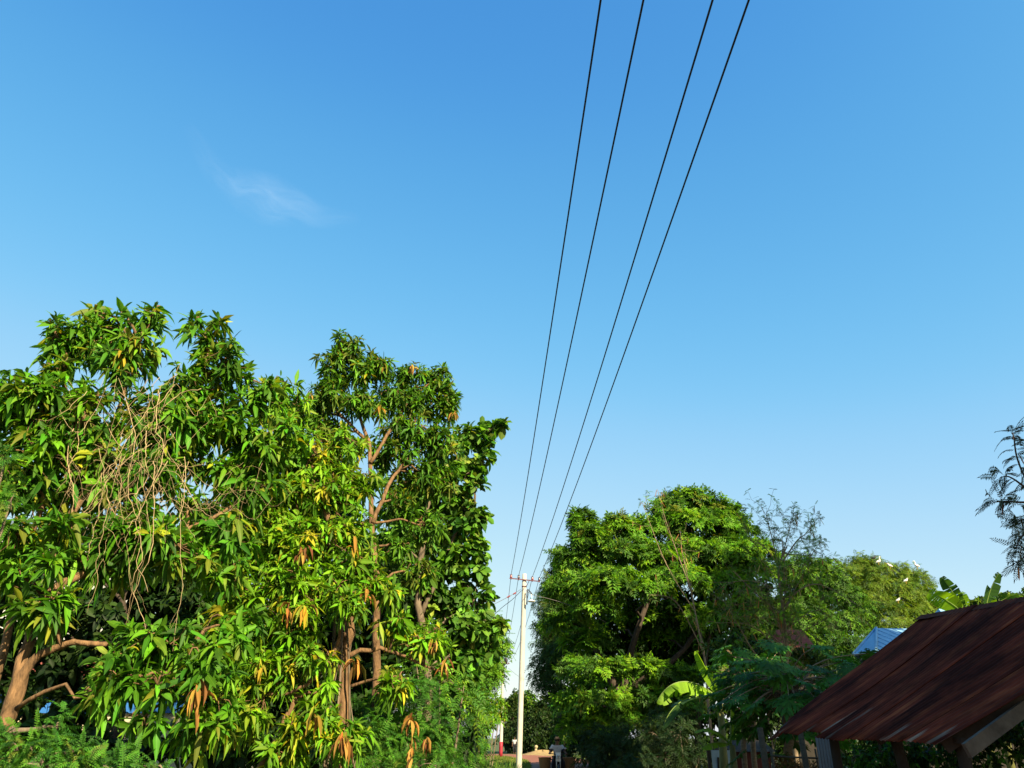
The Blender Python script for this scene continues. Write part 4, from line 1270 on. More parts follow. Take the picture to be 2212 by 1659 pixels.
bkr = [(px_path([(1480, 1640, 50), (1480, 1500, 50), (1490, 1400, 50)]), 0.3, 0.1)]
bkr[0][0].insert(0, g0(bkr[0][0][0]))
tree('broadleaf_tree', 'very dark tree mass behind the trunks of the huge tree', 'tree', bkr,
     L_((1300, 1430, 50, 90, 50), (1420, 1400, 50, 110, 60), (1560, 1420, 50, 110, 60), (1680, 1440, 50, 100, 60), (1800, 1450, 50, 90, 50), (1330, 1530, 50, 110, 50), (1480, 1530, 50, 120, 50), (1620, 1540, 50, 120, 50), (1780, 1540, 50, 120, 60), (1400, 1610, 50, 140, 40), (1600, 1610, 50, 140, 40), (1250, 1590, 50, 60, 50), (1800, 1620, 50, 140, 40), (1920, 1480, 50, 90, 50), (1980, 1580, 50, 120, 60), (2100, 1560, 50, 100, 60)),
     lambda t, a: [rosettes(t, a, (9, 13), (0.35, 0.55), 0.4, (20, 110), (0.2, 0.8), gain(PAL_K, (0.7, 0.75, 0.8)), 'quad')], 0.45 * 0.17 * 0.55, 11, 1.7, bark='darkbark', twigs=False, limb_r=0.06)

# lower right bushes
shrub('leafy_shrub', 'grey-green bush of narrow leaves below the pod tree, above the papaya', 24.0,
      [(1590, 1385, 25, 40, 18), (1560, 1400, 25, 35, 20), (1640, 1400, 25, 45, 18), (1600, 1420, 24.5, 60, 25), (1700, 1410, 25, 40, 18), (1760, 1420, 25, 40, 25), (1640, 1450, 24, 80, 25)],
      lambda t, a: [rosettes(t, a, (9, 13), (0.20, 0.32), 0.24, (20, 105), (0.1, 0.6), [(4, (0.06, 0.12, 0.025)), (3, (0.09, 0.17, 0.03)), (1, (0.13, 0.22, 0.03))], 'lite')], 0.26 * 0.062 * 0.6, 11, 2.6, leafm='leaf')
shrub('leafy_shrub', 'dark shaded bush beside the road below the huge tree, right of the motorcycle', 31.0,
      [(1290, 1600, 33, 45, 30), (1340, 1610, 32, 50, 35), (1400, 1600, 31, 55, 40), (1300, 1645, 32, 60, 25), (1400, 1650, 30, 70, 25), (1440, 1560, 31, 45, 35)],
      lambda t, a: pinnates(t, a, (5, 7), (0.3, 0.5), 6, 0.10, 0.035, (25, 105), (0.3, 0.9), gain(PAL_G, (0.45, 0.5, 0.6))), 0.42 * 0.18 * 0.5, 6, 2.8)  # leaf colours cut down to stand for the shade on this bush
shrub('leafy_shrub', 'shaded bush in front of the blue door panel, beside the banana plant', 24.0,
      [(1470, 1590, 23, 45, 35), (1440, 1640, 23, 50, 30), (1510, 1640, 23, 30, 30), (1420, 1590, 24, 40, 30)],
      lambda t, a: pinnates(t, a, (5, 7), (0.25, 0.4), 6, 0.085, 0.025, (25, 105), (0.3, 0.9), gain(PAL_G, (0.28, 0.36, 0.4))), 0.34 * 0.15 * 0.5, 6, 2.6)  # this bush's shade is put into its darker leaf colours
shrub('hedge_bush', 'dark green bush seen under the rusty roof, between the posts', 12.5,
      [(1930, 1625, 12.2, 70, 50), (2000, 1630, 12, 70, 55), (1870, 1640, 12.4, 50, 40), (2070, 1620, 11.5, 70, 55), (2140, 1600, 11.4, 60, 60), (2200, 1580, 11.5, 60, 70), (2100, 1560, 13, 70, 50)],
      lambda t, a: [rosettes(t, a, (8, 12), (0.07, 0.12), 0.5, (20, 110), (0.2, 0.8), PAL_K + PAL_A[:1], 'lite')], 0.1 * 0.05 * 0.6, 10, 2.0, leafm='leaf')

# ---- papaya
def papaya():
    b = at(1703, 1640, 14.5)
    root = thing('papaya_tree', (b[0], b[1], 0), 'papaya tree with deeply lobed dark leaves rising left of the rusty roof', 'tree')
    path = [g0(b), b, at(1706, 1600, 14.5), at(1700, 1560, 14.5), at(1703, 1500, 14.5), at(1700, 1462, 14.5)]
    P = smooth_path(path, 4)
    mb = MB()
    mb.tube(P, np.linspace(0.085, 0.05, len(P)), 10)
    mb.build('trunk', M['papayabark'], root)
    head = P[-1]
    n = 120
    st = MB()
    P0, D0, N0, L0, W0, c0 = [], [], [], [], [], []
    for i in range(n):
        a = i * 2.39996
        el = math.radians(random.uniform(-50, 34))
        d = np.array([math.cos(a) * math.cos(el), math.sin(a) * math.cos(el), math.sin(el)])
        ln = random.uniform(0.45, 1.4)
        d[0] *= 1.15
        start = head - Z3 * random.uniform(0.0, 0.45)
        end = start + d * ln
        mid = (start + end) / 2 + Z3 * 0.10 * ln
        st.tube(smooth_path([start, mid, end], 4), np.linspace(0.012, 0.007, 9), 5, False)
        out = nrm(np.array([d[0], d[1], -0.35]) + 0.2 * G.standard_normal(3))
        nn = nrm(Z3 + 0.45 * np.array([d[0], d[1], 0]) + 0.25 * G.standard_normal(3))
        nn = nrm(nn - (nn @ out) * out)
        side = np.cross(out, nn)
        R = random.uniform(0.28, 0.42)
        col = pick(PAL_P, 1)[0]
        for q in range(7):
            ang = math.radians(-150 + 50 * q)
            dd = out * math.cos(ang) + side * math.sin(ang)
            rr = R * (1.0 - 0.32 * abs(q - 3) / 3)
            P0.append(end); D0.append(dd); N0.append(nn); L0.append(rr); W0.append(rr * 0.30); c0.append(col)
            for f, sc in ((0.45, 0.48), (0.68, 0.36)):
                for sg in (-1, 1):
                    a2 = ang + sg * math.radians(42)
                    P0.append(end + dd * rr * f * 0.85); D0.append(out * math.cos(a2) + side * math.sin(a2)); N0.append(nn); L0.append(rr * sc); W0.append(rr * sc * 0.34); c0.append(col)
    k = len(P0)
    st.build('leaf_stalks', M['papayabark'], root)
    leaf_object('crown', [leaf_arrays(np.array(P0), nrm(np.array(D0)), np.array(N0), np.array(L0), np.array(W0), 0.25 + 0.4 * G.random(k), jitter(np.array(c0), 0.1), 'full', fold=0.2)], M['fine'], root)


papaya()


def papaya_small(px, py, D, n, label):
    b = at(px, py, D)
    root = thing('papaya_tree', (b[0], b[1], 0), label, 'tree')
    mb = MB()
    head = at(px + 15, py - 125, D)
    mb.tube(smooth_path([g0(b), b, head], 5), np.linspace(0.06, 0.04, 11), 9)
    mb.build('trunk', M['papayabark'], root)
    P0, D0, N0, L0, W0, c0 = [], [], [], [], [], []
    st = MB()
    for i in range(n):
        a = i * 2.39996
        el = math.radians(random.uniform(-10, 50))
        d = np.array([math.cos(a) * math.cos(el), math.sin(a) * math.cos(el), math.sin(el)])
        end = head + d * random.uniform(0.4, 0.95)
        st.tube([head, (head + end) / 2 + Z3 * 0.06, end], [0.011, 0.009, 0.006], 5, False)
        out = nrm(np.array([d[0], d[1], -0.35]) + 0.2 * G.standard_normal(3))
        nn = nrm(Z3 + 0.4 * np.array([d[0], d[1], 0]) + 0.25 * G.standard_normal(3))
        nn = nrm(nn - (nn @ out) * out)
        side = np.cross(out, nn)
        R = random.uniform(0.24, 0.34)
        col = pick(PAL_P, 1)[0]
        for q in range(7):
            ang = math.radians(-150 + 50 * q)
            dd = out * math.cos(ang) + side * math.sin(ang)
            rr = R * (1.0 - 0.32 * abs(q - 3) / 3)
            P0.append(end); D0.append(dd); N0.append(nn); L0.append(rr); W0.append(rr * 0.3); c0.append(col)
            for sg in (-1, 1):
                a2 = ang + sg * math.radians(42)
                P0.append(end + dd * rr * 0.45); D0.append(out * math.cos(a2) + side * math.sin(a2)); N0.append(nn); L0.append(rr * 0.45); W0.append(rr * 0.16); c0.append(col)
    k = len(P0)
    st.build('leaf_stalks', M['papayabark'], root)
    leaf_object('crown', [leaf_arrays(np.array(P0), nrm(np.array(D0)), np.array(N0), np.array(L0), np.array(W0), 0.25 + 0.4 * G.random(k), jitter(np.array(c0), 0.1), 'full', fold=0.2)], M['fine'], root)


papaya_small(1606, 1610, 16.0, 44, 'shorter papaya with a pale leaning stem, left of the taller papaya trunk')
papaya_small(1626, 1600, 16.6, 40, 'papaya with a thin upright stem close beside the leaning papaya')

# ---- bananas
def banana_leaf(root, base, d0, L, W, bend, lean=0.0, tears=0.35, col=(0.13, 0.26, 0.03), roll=0.0, fold=0.25):
    n = 26
    d0 = nrm(np.array(d0, float))
    side0 = nrm(np.cross(d0, Z3 + 0.01 * np.array([1, 0, 0])))
    side0 = side0 * math.cos(roll) + np.cross(d0, side0) * math.sin(roll)
    pts, tan = [np.array(base, float)], [d0]
    d = d0.copy()
    st = L / (n - 1)
    for i in range(1, n):
        d = nrm(d - Z3 * bend * st / L * (0.4 + 1.2 * i / n))
        pts.append(pts[-1] + d * st)
        tan.append(d)
    pts, tan = np.array(pts), np.array(tan)
    S = nrm(side0 - (side0 * tan).sum(1, keepdims=True) * tan)
    Nn = np.cross(S, tan)
    V, T, F = [], [], []
    stalk = 4
    for sg in (-1, 1):
        droop = 0.0
        for i in range(stalk, n - 1):
            t0, t1 = (i - stalk) / (n - 1 - stalk), (i + 1 - stalk) / (n - 1 - stalk)
            wf = lambda t: W * 0.5 * (max(0.0, math.sin(math.pi * min(1, (t * 0.93 + 0.05))))) ** 0.45
            w0, w1 = wf(t0), wf(t1)
            new = random.random() < tears
            if new:
                droop = random.uniform(-0.25, 0.6)
            sl = 0.25 * st / max(w0, 0.03)
            k = len(V)
            gap = 0
            a = pts[i] + tan[i] * 0
            b = pts[i + 1] - tan[i] * gap
            o = lambda p, wv, s_, nn: p + s_ * sg * wv * math.cos(fold + droop * 0.6) - nn * wv * math.sin(fold * 0.6 + droop) + tan[i] * wv * 0.22 * (0.4 if new else 1)
            V += [a, b, o(b, w1, S[i + 1], Nn[i + 1]), o(a, w0, S[i], Nn[i])]
            c = np.array(col) * math.exp(0.09 * random.gauss(0, 1))
            T += [[*c, 0.05], [*c, 0.05], [*c, 1], [*c, 1]]
            f = [[k, k + 1, k + 2], [k, k + 2, k + 3]] if sg > 0 else [[k, k + 2, k + 1], [k, k + 3, k + 2]]
            F += f
    o = leaf_object('leaf', [(np.array(V), np.array(F), np.array(T))], M['banana'], root)
    mb = MB()
    mb.tube(pts, np.linspace(0.022, 0.004, n), 6)
    mb.build('midrib', M['banana_rib'], o)
    return o


M['banana_rib'] = mat('banana_midrib', (0.20, 0.30, 0.06), 0.5, 0.15, 8)
M['banana_stem'] = mat('banana_stem', (0.20, 0.20, 0.06), 0.7, 0.35, 5, stretch=(3, 3, 0.5))


def banana(px, py, D, h_px, label, leaves):
    b = at(px, py, D)
    root = thing('banana_plant', (b[0], b[1], 0), label, 'banana plant', 'banana plants')
    hd = at(px + 2, py - h_px, D)
    mb = MB()
    mb.tube([g0(b), (g0(b) + hd) / 2, hd], [0.11, 0.09, 0.05], 12)
    mb.build('stem', M['banana_stem'], root)
    for lf in leaves:
        banana_leaf(root, hd + 0.03 * G.standard_normal(3), **lf)
    return root


YG, MG, DG_ = (0.27, 0.50, 0.02), (0.10, 0.22, 0.03), (0.05, 0.13, 0.025)
banana(1553, 1600, 17.5, 90, 'banana plant left of the papayas with a sunlit arching leaf', [
    dict(d0=(-0.35, 0.05, 0.95), L=1.05, W=0.30, bend=0.2, col=YG, roll=0.9, tears=0.1, fold=0.6),
    dict(d0=(-0.85, -0.30, 0.78), L=1.75, W=0.70, bend=2.0, col=YG, tears=0.2, roll=0.2, fold=0.95),
    dict(d0=(-0.9, -0.2, 0.35), L=1.6, W=0.42, bend=1.9, col=DG_, tears=0.2),
    dict(d0=(0.15, -0.1, 0.95), L=0.9, W=0.3, bend=0.4, col=YG, roll=1.2),
    dict(d0=(0.6, 0.5, 0.7), L=1.2, W=0.4, bend=1.5, col=MG),
    dict(d0=(-0.4, 0.7, 0.5), L=1.2, W=0.4, bend=1.6, col=DG_)])
banana(1580, 1660, 15.8, 50, 'young banana plant with two short bright leaves below the papayas', [
    dict(d0=(-0.9, -0.1, 0.28), L=0.62, W=0.30, bend=0.9, col=YG, tears=0.15),
    dict(d0=(0.08, -0.1, 1.0), L=0.75, W=0.16, bend=0.3, col=YG, roll=1.2, fold=0.9),
    dict(d0=(-0.75, -0.2, 0.95), L=0.85, W=0.24, bend=1.6, col=YG, tears=0.15)])
banana(2085, 1420, 22, 92, 'banana plant behind the rusty roof ridge with one broad yellow-green leaf', [
    dict(d0=(-0.48, -0.2, 0.85), L=1.15, W=0.42, bend=0.25, col=DG_, roll=0.7, tears=0.12, fold=0.4),
    dict(d0=(-0.85, -0.35, 0.62), L=1.35, W=0.60, bend=0.55, col=YG, tears=0.25, roll=0.75),
    dict(d0=(-0.12, -0.2, 0.7), L=0.62, W=0.34, bend=0.6, col=YG, roll=0.6),
    dict(d0=(0.5, 0.2, 0.5), L=0.9, W=0.4, bend=1.6, col=MG),
    dict(d0=(-0.95, -0.2, 0.15), L=1.6, W=0.5, bend=1.1, col=MG, roll=0.4)])
banana(2122, 1420, 22.5, 92, 'banana plant behind the rusty roof ridge with two dark leaves arching right', [
    dict(d0=(0.28, -0.2, 0.9), L=1.25, W=0.50, bend=0.75, col=DG_, roll=-0.6, tears=0.12, fold=0.4),
    dict(d0=(0.62, -0.3, 0.62), L=1.1, W=0.55, bend=0.7, col=MG, roll=-0.5, tears=0.2),
    dict(d0=(0.05, -0.2, 0.9), L=0.5, W=0.12, bend=0.3, col=(0.4, 0.3, 0.04), roll=0.8),
    dict(d0=(0.4, -0.3, 0.45), L=0.8, W=0.45, bend=1.2, col=YG, roll=-0.5)])

# ---- rusty shed -------------------------------------------------------------
Fe, Ne, Fr = at(1662, 1577, 11.2), at(2020, 1613, 7.4), at(1990, 1331, 11.2)
pn = np.cross(Ne - Fe, Fr - Fe)
ray = at(2212, 1487, 1.0) - np.array([0, 0, CAMZ])
o_ = np.array([0, 0, CAMZ])
tq = ((Fe - o_) @ pn) / (ray @ pn)
Q = o_ + ray * tq
Er = nrm(np.array([0.0, -1.0, 0.0]))
# near ridge corner: intersection of Ne->Q with the ridge line through Fr
A_ = np.stack([Q - Ne, -(Ne - Fe)], 1)
sol = np.linalg.lstsq(A_, Fr - Ne, rcond=None)[0]
Nr = Ne + (Q - Ne) * sol[0]
pn = nrm(pn)
if pn[2] < 0:
    pn = -pn
shed = thing('rusty_shed', ((Fe[0] + Fr[0]) / 2 + 0.5, (Fe[1] + Ne[1]) / 2, 0), 'open shed under a low rusted corrugated iron roof at lower right', 'shed')
nsh = 7
ulen = np.linalg.norm(Ne - Fe)
vlen = np.linalg.norm(Fr - Fe)
for i in range(nsh):
    u0, u1 = i / nsh - (0.035 if i else 0), (i + 1) / nsh
    nu, nv = 72, 14
    eo = random.uniform(-0.05, 0.07) if i else 0.10
    lift = (0.011 if i % 2 else 0.0) + random.uniform(0, 0.003)
    vs, uv = [], []
    for a in range(nv):
        v = a / (nv - 1)
        for b in range(nu):
            u = u0 + (u1 - u0) * b / (nu - 1)
            e0 = Fe + (Ne - Fe) * u
            r0 = Fr + (Nr - Fr) * u
            dn = nrm(e0 - r0)
            e0 = e0 + dn * eo
            p = e0 + (r0 - e0) * v
            h = 0.007 * math.sin(2 * math.pi * u * ulen / 0.076) + lift - 0.05 * math.sin(math.pi * v) * 0.6
            h += 0.012 * math.sin(9 * u + 5 * v) + (-0.10 * (1 - v) ** 6 * (1 - b / (nu - 1)) if i == 0 else 0)
            vs.append(p + pn * h)
            uv.append((u * ulen, v * vlen + eo))
    fs = [(a * nu + b, a * nu + b + 1, (a + 1) * nu + b + 1, (a + 1) * nu + b) for a in range(nv - 1) for b in range(nu - 1)]
    me = mesh_from(vs, faces_poly=fs, name='roof_sheet')
    ul = me.uv_layers.new(name='UVMap')
    li = np.empty(len(me.loops), dtype=np.int32)
    me.loops.foreach_get('vertex_index', li)
    ul.data.foreach_set('uv', np.array(uv, dtype=np.float32)[li].ravel())
    ob = link('roof_sheet', me, M['rust'], shed, True)
    sm = ob.modifiers.new('thickness', 'SOLIDIFY')
    sm.thickness = 0.003
# ridge cap
mb = MB()
for sgn, wd in ((1, 0.13),):
    a, b = Fr + pn * 0.016, Nr + pn * 0.016
    dn = nrm(Fe - Fr)
    bk = nrm(np.array([-dn[0], -dn[1], dn[2]]))
    mb.add([a, b, b + dn * wd, a + dn * wd, b + bk * wd, a + bk * wd, a - pn * 0.02, b - pn * 0.02], [(0, 3, 2, 1), (0, 1, 4, 5), (6, 7, 2, 3), (6, 5, 4, 7), (0, 5, 6, 3), (1, 2, 7, 4)])
rc = mb.build('ridge_cap', M['rustcap'], shed, False)
# back slope
bk_e = Fr + np.array([Fr[0] - Fe[0], 0, Fe[2] - Fr[2]])
bk_n = Nr + np.array([Fr[0] - Fe[0], 0, Fe[2] - Fr[2]])
mb = MB()
mb.add([Fr - pn * 0.0, Nr, bk_n, bk_e, Fr - Z3 * 0.01, Nr - Z3 * 0.01, bk_n - Z3 * 0.01, bk_e - Z3 * 0.01], [(0, 1, 2, 3), (7, 6, 5, 4), (0, 4, 5, 1), (1, 5, 6, 2), (2, 6, 7, 3), (3, 7, 4, 0)])
mb.build('back_slope', M['rust'], shed, False)
# pale bargeboard under the near edge, rafters, purlins
dv = nrm(Nr - Ne)
pb0 = at(2088, 1622, 7.1)
pb1 = at(2240, 1510, 7.35)
MB().bar(pb0, pb0 + (pb1 - pb0) * 1.6, 0.035, 0.115).build('bargeboard', M['palewood'], shed, False)
for f in (0.02, 0.34, 0.66, 0.97):
    e = Fe + (Ne - Fe) * f - pn * 0.09 + nrm(Fr - Fe) * 0.12
    r = Fr + (Nr - Fr) * f - pn * 0.09
    MB().bar(e, r, 0.06, 0.10).build('rafter', M['darkwood'], shed, False)
for v in (0.08, 0.4, 0.75):
    e = Fe + (Fr - Fe) * v - pn * 0.085
    r = Ne + (Nr - Ne) * v - pn * 0.085
    MB().bar(e, r, 0.05, 0.04).build('purlin', M['darkwood'], shed, False)
for f, lean in ((0.30, 0.0), (0.66, 0.10), (0.96, 0.0)):
    e = Fe + (Ne - Fe) * f + nrm(Fr - Fe) * 0.35 - pn * 0.05
    MB().tube([np.array([e[0] + lean * 2.2, e[1], 0]), e], 0.055, 10).build('post', M['darkwood'], shed)
for f in (0.05, 0.95):
    r = Fr + (Nr - Fr) * f - pn * 0.1
    MB().tube([np.array([r[0], r[1], 0]), r], 0.06, 10).build('post', M['darkwood'], shed)

# grey sheet, red wall, fence posts and the blue board by the shed
c = at(1786, 1640, 12.6)
gs = MB()
n = 40
w_, h_ = 0.25, 1.62
for sd in (0, 0.004):
    pass
vs, fs = [], []
for side in (0, 1):
    for a in range(n + 1):
        x = c[0] - w_ / 2 + w_ * a / n
        y = c[1] + 0.008 * math.sin(a * 2 * math.pi / 7) + 0.004 * side
        vs += [(x, y, 0.0), (x, y, h_)]
N2 = 2 * (n + 1)
for a in range(n):
    i = 2 * a
    fs += [(i, i + 2, i + 3, i + 1), (N2 + i, N2 + i + 1, N2 + i + 3, N2 + i + 2)]
gs.add(vs, fs)
tag(gs.build('metal_panel', M['greysheet']), 'narrow grey-blue corrugated metal panel standing under the rusty eave', 'panel')
rw0, rw1 = at(1590, 1640, 18.5)[0], at(1668, 1640, 18.5)[0]
wl = thing('red_house', ((rw0 + rw1) / 2, 19, 0), 'low dark red house wall in shade behind the papaya stems', 'house')
MB().box(((rw0 + rw1) / 2, 19.4, 0.66), (rw1 - rw0, 1.6, 1.32)).build('wall', M['brick'], wl, False)
mb = MB()
x0, x1 = rw0 - 0.1, rw1 + 0.1
mb.add([(x0, 18.5, 1.33), (x1, 18.5, 1.33), (x1, 20.3, 1.33), (x0, 20.3, 1.33), (x0, 19.4, 1.55), (x1, 19.4, 1.55)], [(0, 1, 5, 4), (2, 3, 4, 5), (0, 4, 3), (1, 2, 5), (0, 3, 2, 1)])
mb.build('roof', M['darkwood'], wl, False)
bd = at(1560, 1640, 18.3)
db = thing('blue_board', (bd[0], 18.3, 0), 'pale blue painted board with a torn dark strip, left of the papaya stems', 'board')
MB().box((bd[0], 18.3, 0.68), (0.44, 0.03, 1.36)).build('panel', M['bluedoor'], db, False)
MB().box((bd[0] - 0.1, 18.27, 0.95), (0.05, 0.02, 0.55), Matrix.Rotation(0.06, 3, 'Y')).build('dark_strip', M['darkwood'], db, False)
for sx in (-0.27, 0.27):
    MB().box((bd[0] + sx, 18.32, 0.7), (0.07, 0.07, 1.45)).build('post', M['darkwood'], db, False)
for px, D, lab, t_ in ((1654, 13.2, 'thick grey-brown fence post under the far corner of the rusty eave', 0.055), (1741, 12.9, 'grey-green fence post right of the sunlit papaya trunk', 0.05), (1768, 13.0, 'thin pale stake next to the grey metal panel', 0.016), (1672, 13.1, 'short pale split stake leaning beside the papaya fence', 0.022)):
    b = at(px, 1640, D)
    hgt = 1.75 if t_ > 0.04 else 1.45
    tag(MB().tube([(b[0] + 0.03, b[1], -0.05), (b[0], b[1], hgt * 0.5), (b[0] - 0.03, b[1], hgt)], [t_, t_ * 0.95, t_ * 0.85], 10).build('fence_post', M['wood']), lab, 'fence post', 'posts of the garden fence')
tag(MB().tube([at(1664, 1632, 13.1), at(1710, 1636, 13.0), at(1772, 1638, 12.9)], 0.014, 8).build('fence_rail', M['wood']), 'thin horizontal rail tied between the garden fence posts', 'rail')
shrub('dry_brush', 'dry orange-brown brush piled at the foot of the papaya fence', 13.6,
      [(1700, 1655, 13.6, 30, 16), (1725, 1660, 13.6, 25, 14), (1760, 1660, 13.4, 25, 20), (1690, 1640, 13.7, 18, 10)],
      lambda t, a: [rosettes(t, a, (8, 12), (0.10, 0.2), 0.12, (20, 120), (0.3, 1.0), [(3, (0.36, 0.18, 0.06)), (2, (0.25, 0.14, 0.05)), (1, (0.12, 0.2, 0.03))], 'lite')], 0.15 * 0.02 * 0.6, 10, 2.0, leafm='dead')

# ---- blue-roofed house
def hip_house(name, label, ridge_l, ridge_r, eave_l, drop, D, wallm):
    pass


rA = at(1893, 1357, 33)       # left end of the ridge
eF = at(1843, 1411, 30.5)     # far-left eave corner
eN = at(1893, 1409, 29.3)     # front eave corner below the hip
bh = thing('blue_roof_house', (eN[0] + 3, 33, 0), 'house with a bright blue hipped metal roof behind the rusty shed', 'house')
zr, ze = rA[2], (eF[2] + eN[2]) / 2
eF = np.array([eF[0], eF[1], ze]); eN = np.array([eN[0], eN[1], ze])
dr_ = nrm(np.array([1.0, 0.10, 0.0]))
rB = np.array([rA[0], rA[1], zr]) + dr_ * 5.0
eR = eN + dr_ * 9.0
back = np.array([eF[0], eF[1], ze]) + nrm(np.array([0.45, 1.0, 0])) * 4.5
eBk = back + dr_ * 9
thk = 0.05


def roof_slab(pts, name, ribs_dir=None, nr=0):
    pts = [np.array(p, float) for p in pts]
    n_ = nrm(np.cross(pts[1] - pts[0], pts[2] - pts[0]))
    if n_[2] < 0:
        n_ = -n_
    mb = MB()
    k = len(pts)
    mb.add(pts + [p - n_ * thk for p in pts], [tuple(range(k)), tuple(range(2 * k - 1, k - 1, -1))] + [(i, (i + 1) % k, k + (i + 1) % k, k + i) for i in range(k)])
    o = mb.build(name, M['bluesheet'], bh, False)
    return o, n_


s1, n1 = roof_slab([eN, eR, rB, rA], 'roof')
mb = MB()
for i in range(24):
    t = (i + 0.5) / 24
    a = eN + (eR - eN) * t + n1 * 0.012
    # run up the slope until the hip or the ridge
    sl = nrm(np.cross(dr_, n1))
    if sl[2] < 0:
        sl = -sl
    full = np.linalg.norm(rA - eN - ((rA - eN) @ dr_) * dr_)
    along = ((a - eN) @ dr_)
    hipx = (rA - eN) @ dr_
    f = 1.0 if along > hipx else along / max(hipx, 1e-3)
    mb.bar(a, a + sl * full * f * 0.99, 0.03, 0.025)
mb.build('roof_ribs', M['bluesheet'], s1, False)
s2, n2 = roof_slab([eF, eN, rA], 'roof')
MB().tube([eN + n1 * 0.02, rA + n1 * 0.02], 0.05, 8).build('hip_cap', M['bluesheet'], bh)
MB().tube([eF + n2 * 0.02, rA + n2 * 0.02], 0.045, 8).build('hip_cap', M['bluesheet'], bh)
roof_slab([eF, rA, back], 'roof')
roof_slab([back, rA, rB, eBk], 'roof')
mb = MB()
wc = (eF + eN + eR + back) / 4
ins_ = lambda p, f=0.12: p + (wc - p) * f
fp = [ins_(eF), ins_(eN), ins_(eR), ins_(eBk), ins_(back)]
k = len(fp)
mb.add([(p[0], p[1], 0) for p in fp] + [(p[0], p[1], ze - 0.06) for p in fp], [(i, (i + 1) % k, k + (i + 1) % k, k + i) for i in range(k)] + [tuple(range(k, 2 * k))])
mb.build('wall', M['darkwood'], bh, False)

b2c = at(2086, 1325, 40)
bb = thing('blue_roof_house', (b2c[0], b2c[1], 0), 'second blue roof, only a sliver showing between the banana plants', 'house')
mb = MB()
x, y, z = b2c
mb.add([(x - 1.8, y - 1.6, z - 0.6), (x + 1.8, y - 1.6, z - 0.6), (x + 1.8, y + 1.6, z - 0.6), (x - 1.8, y + 1.6, z - 0.6), (x - 1.3, y, z + 0.22), (x + 1.3, y, z + 0.22)], [(0, 1, 5, 4), (2, 3, 4, 5), (0, 4, 3), (1, 2, 5), (0, 3, 2, 1)])
mb.build('roof', M['bluesheet'], bb, False)
MB().box((x, y, (z - 0.62) / 2), (3.0, 2.6, z - 0.62)).build('wall', M['whitewall'], bb, False)
# red tiled roof behind the pod tree
r3 = at(1705, 1372, 31)
rh = thing('red_roof_house', (r3[0], r3[1], 0), 'small red tiled roof glimpsed through the pod tree branches', 'house')
mb = MB()
x, y, z = r3
mb.add([(x - 0.62, y - 0.9, z - 0.55), (x + 0.62, y - 0.9, z - 0.55), (x + 0.62, y + 0.9, z - 0.55), (x - 0.62, y + 0.9, z - 0.55), (x - 0.5, y, z + 0.2), (x + 0.5, y, z + 0.2)], [(0, 1, 5, 4), (2, 3, 4, 5), (0, 4, 3), (1, 2, 5), (0, 3, 2, 1)])
mb.build('roof', M['tile'], rh, False)
MB().box((x, y, (z - 0.57) / 2), (1.0, 1.4, z - 0.57)).build('wall', M['darkwood'], rh, False)

# pale green gate panel in the shade right of the road
c = at(1292, 1612, 50)
gt = thing('gate', (c[0], c[1], 0), 'small faded green gate in the shade right of the road', 'gate')
MB().box((c[0], c[1], 0.95), (0.7, 0.04, 1.5)).build('panel', mat('faded_green_paint', (0.22, 0.34, 0.32), 0.7, 0.15, 3), gt, False)
for sx in (-0.4, 0.4):
    MB().box((c[0] + sx, c[1], 0.95), (0.08, 0.08, 1.9)).build('post', M['wood'], gt, False)

# ---- egrets and a dark bird
def bird(px, py, D, label, s_=1.0, facing=1, dark=False, hunch=False):
    p = at(px, py, D)
    root = thing('dark_bird' if dark else 'egret', p, label, 'bird', None if dark else 'white egrets in the feathery tree')
    m = M['darkfeather'] if dark else M['feather']
    x, y, z = p
    f = facing
    neck_h = 0.10 if hunch else 0.30
    pts = [(x - 0.26 * f * s_, y, z - 0.02), (x - 0.12 * f * s_, y, z + 0.06 * s_), (x + 0.05 * f * s_, y, z + 0.12 * s_), (x + 0.15 * f * s_, y, z + 0.2 * s_),
           (x + 0.12 * f * s_, y, z + (0.2 + neck_h * 0.5) * s_), (x + 0.17 * f * s_, y, z + (0.2 + neck_h) * s_), (x + 0.26 * f * s_, y, z + (0.21 + neck_h) * s_)]
    P = smooth_path(pts, 4)
    r = np.interp(np.linspace(0, 6, len(P)), [0, 1, 2, 3, 4, 5, 6], [0.02, 0.10, 0.13, 0.075, 0.035, 0.05, 0.03]) * s_
    MB().tube(P, r, 10).build('body', m, root)
    e = P[-1]
    MB().tube([e, e + np.array([0.12 * f * s_, 0, -0.02])], [0.018 * s_, 0.003], 6).build('beak', M['beak'] if not dark else M['darkfeather'], root)
    for dy in (-0.04, 0.04):
        MB().tube([(x, y + dy, z + 0.02), (x - 0.02, y + dy, z - 0.12), (x + 0.02, y + dy, z - 0.28 * s_)], 0.012, 5).build('leg', M['beak'] if not dark else M['darkfeather'], root)


bird(1898, 1215, 69.0, 'white egret standing on the crest of the feathery tree', 0.95, 1)
bird(1923, 1224, 69.0, 'white egret crouching just right of the crest egret', 0.9, -1, hunch=True)
bird(1981, 1224, 69.5, 'white egret perched at the right shoulder of the feathery tree', 0.95, -1)
bird(1957, 1256, 68.0, 'white egret half hidden in the leaves below the others', 0.85, 1, hunch=True)
bird(1940, 1298, 67.5, 'lowest white egret, deep in the foliage above the blue roof', 0.75, 1, hunch=True)
bird(1888, 1207, 69.0, 'small dark bird on the very top of the feathery tree', 0.9, 1, dark=True, hunch=True)

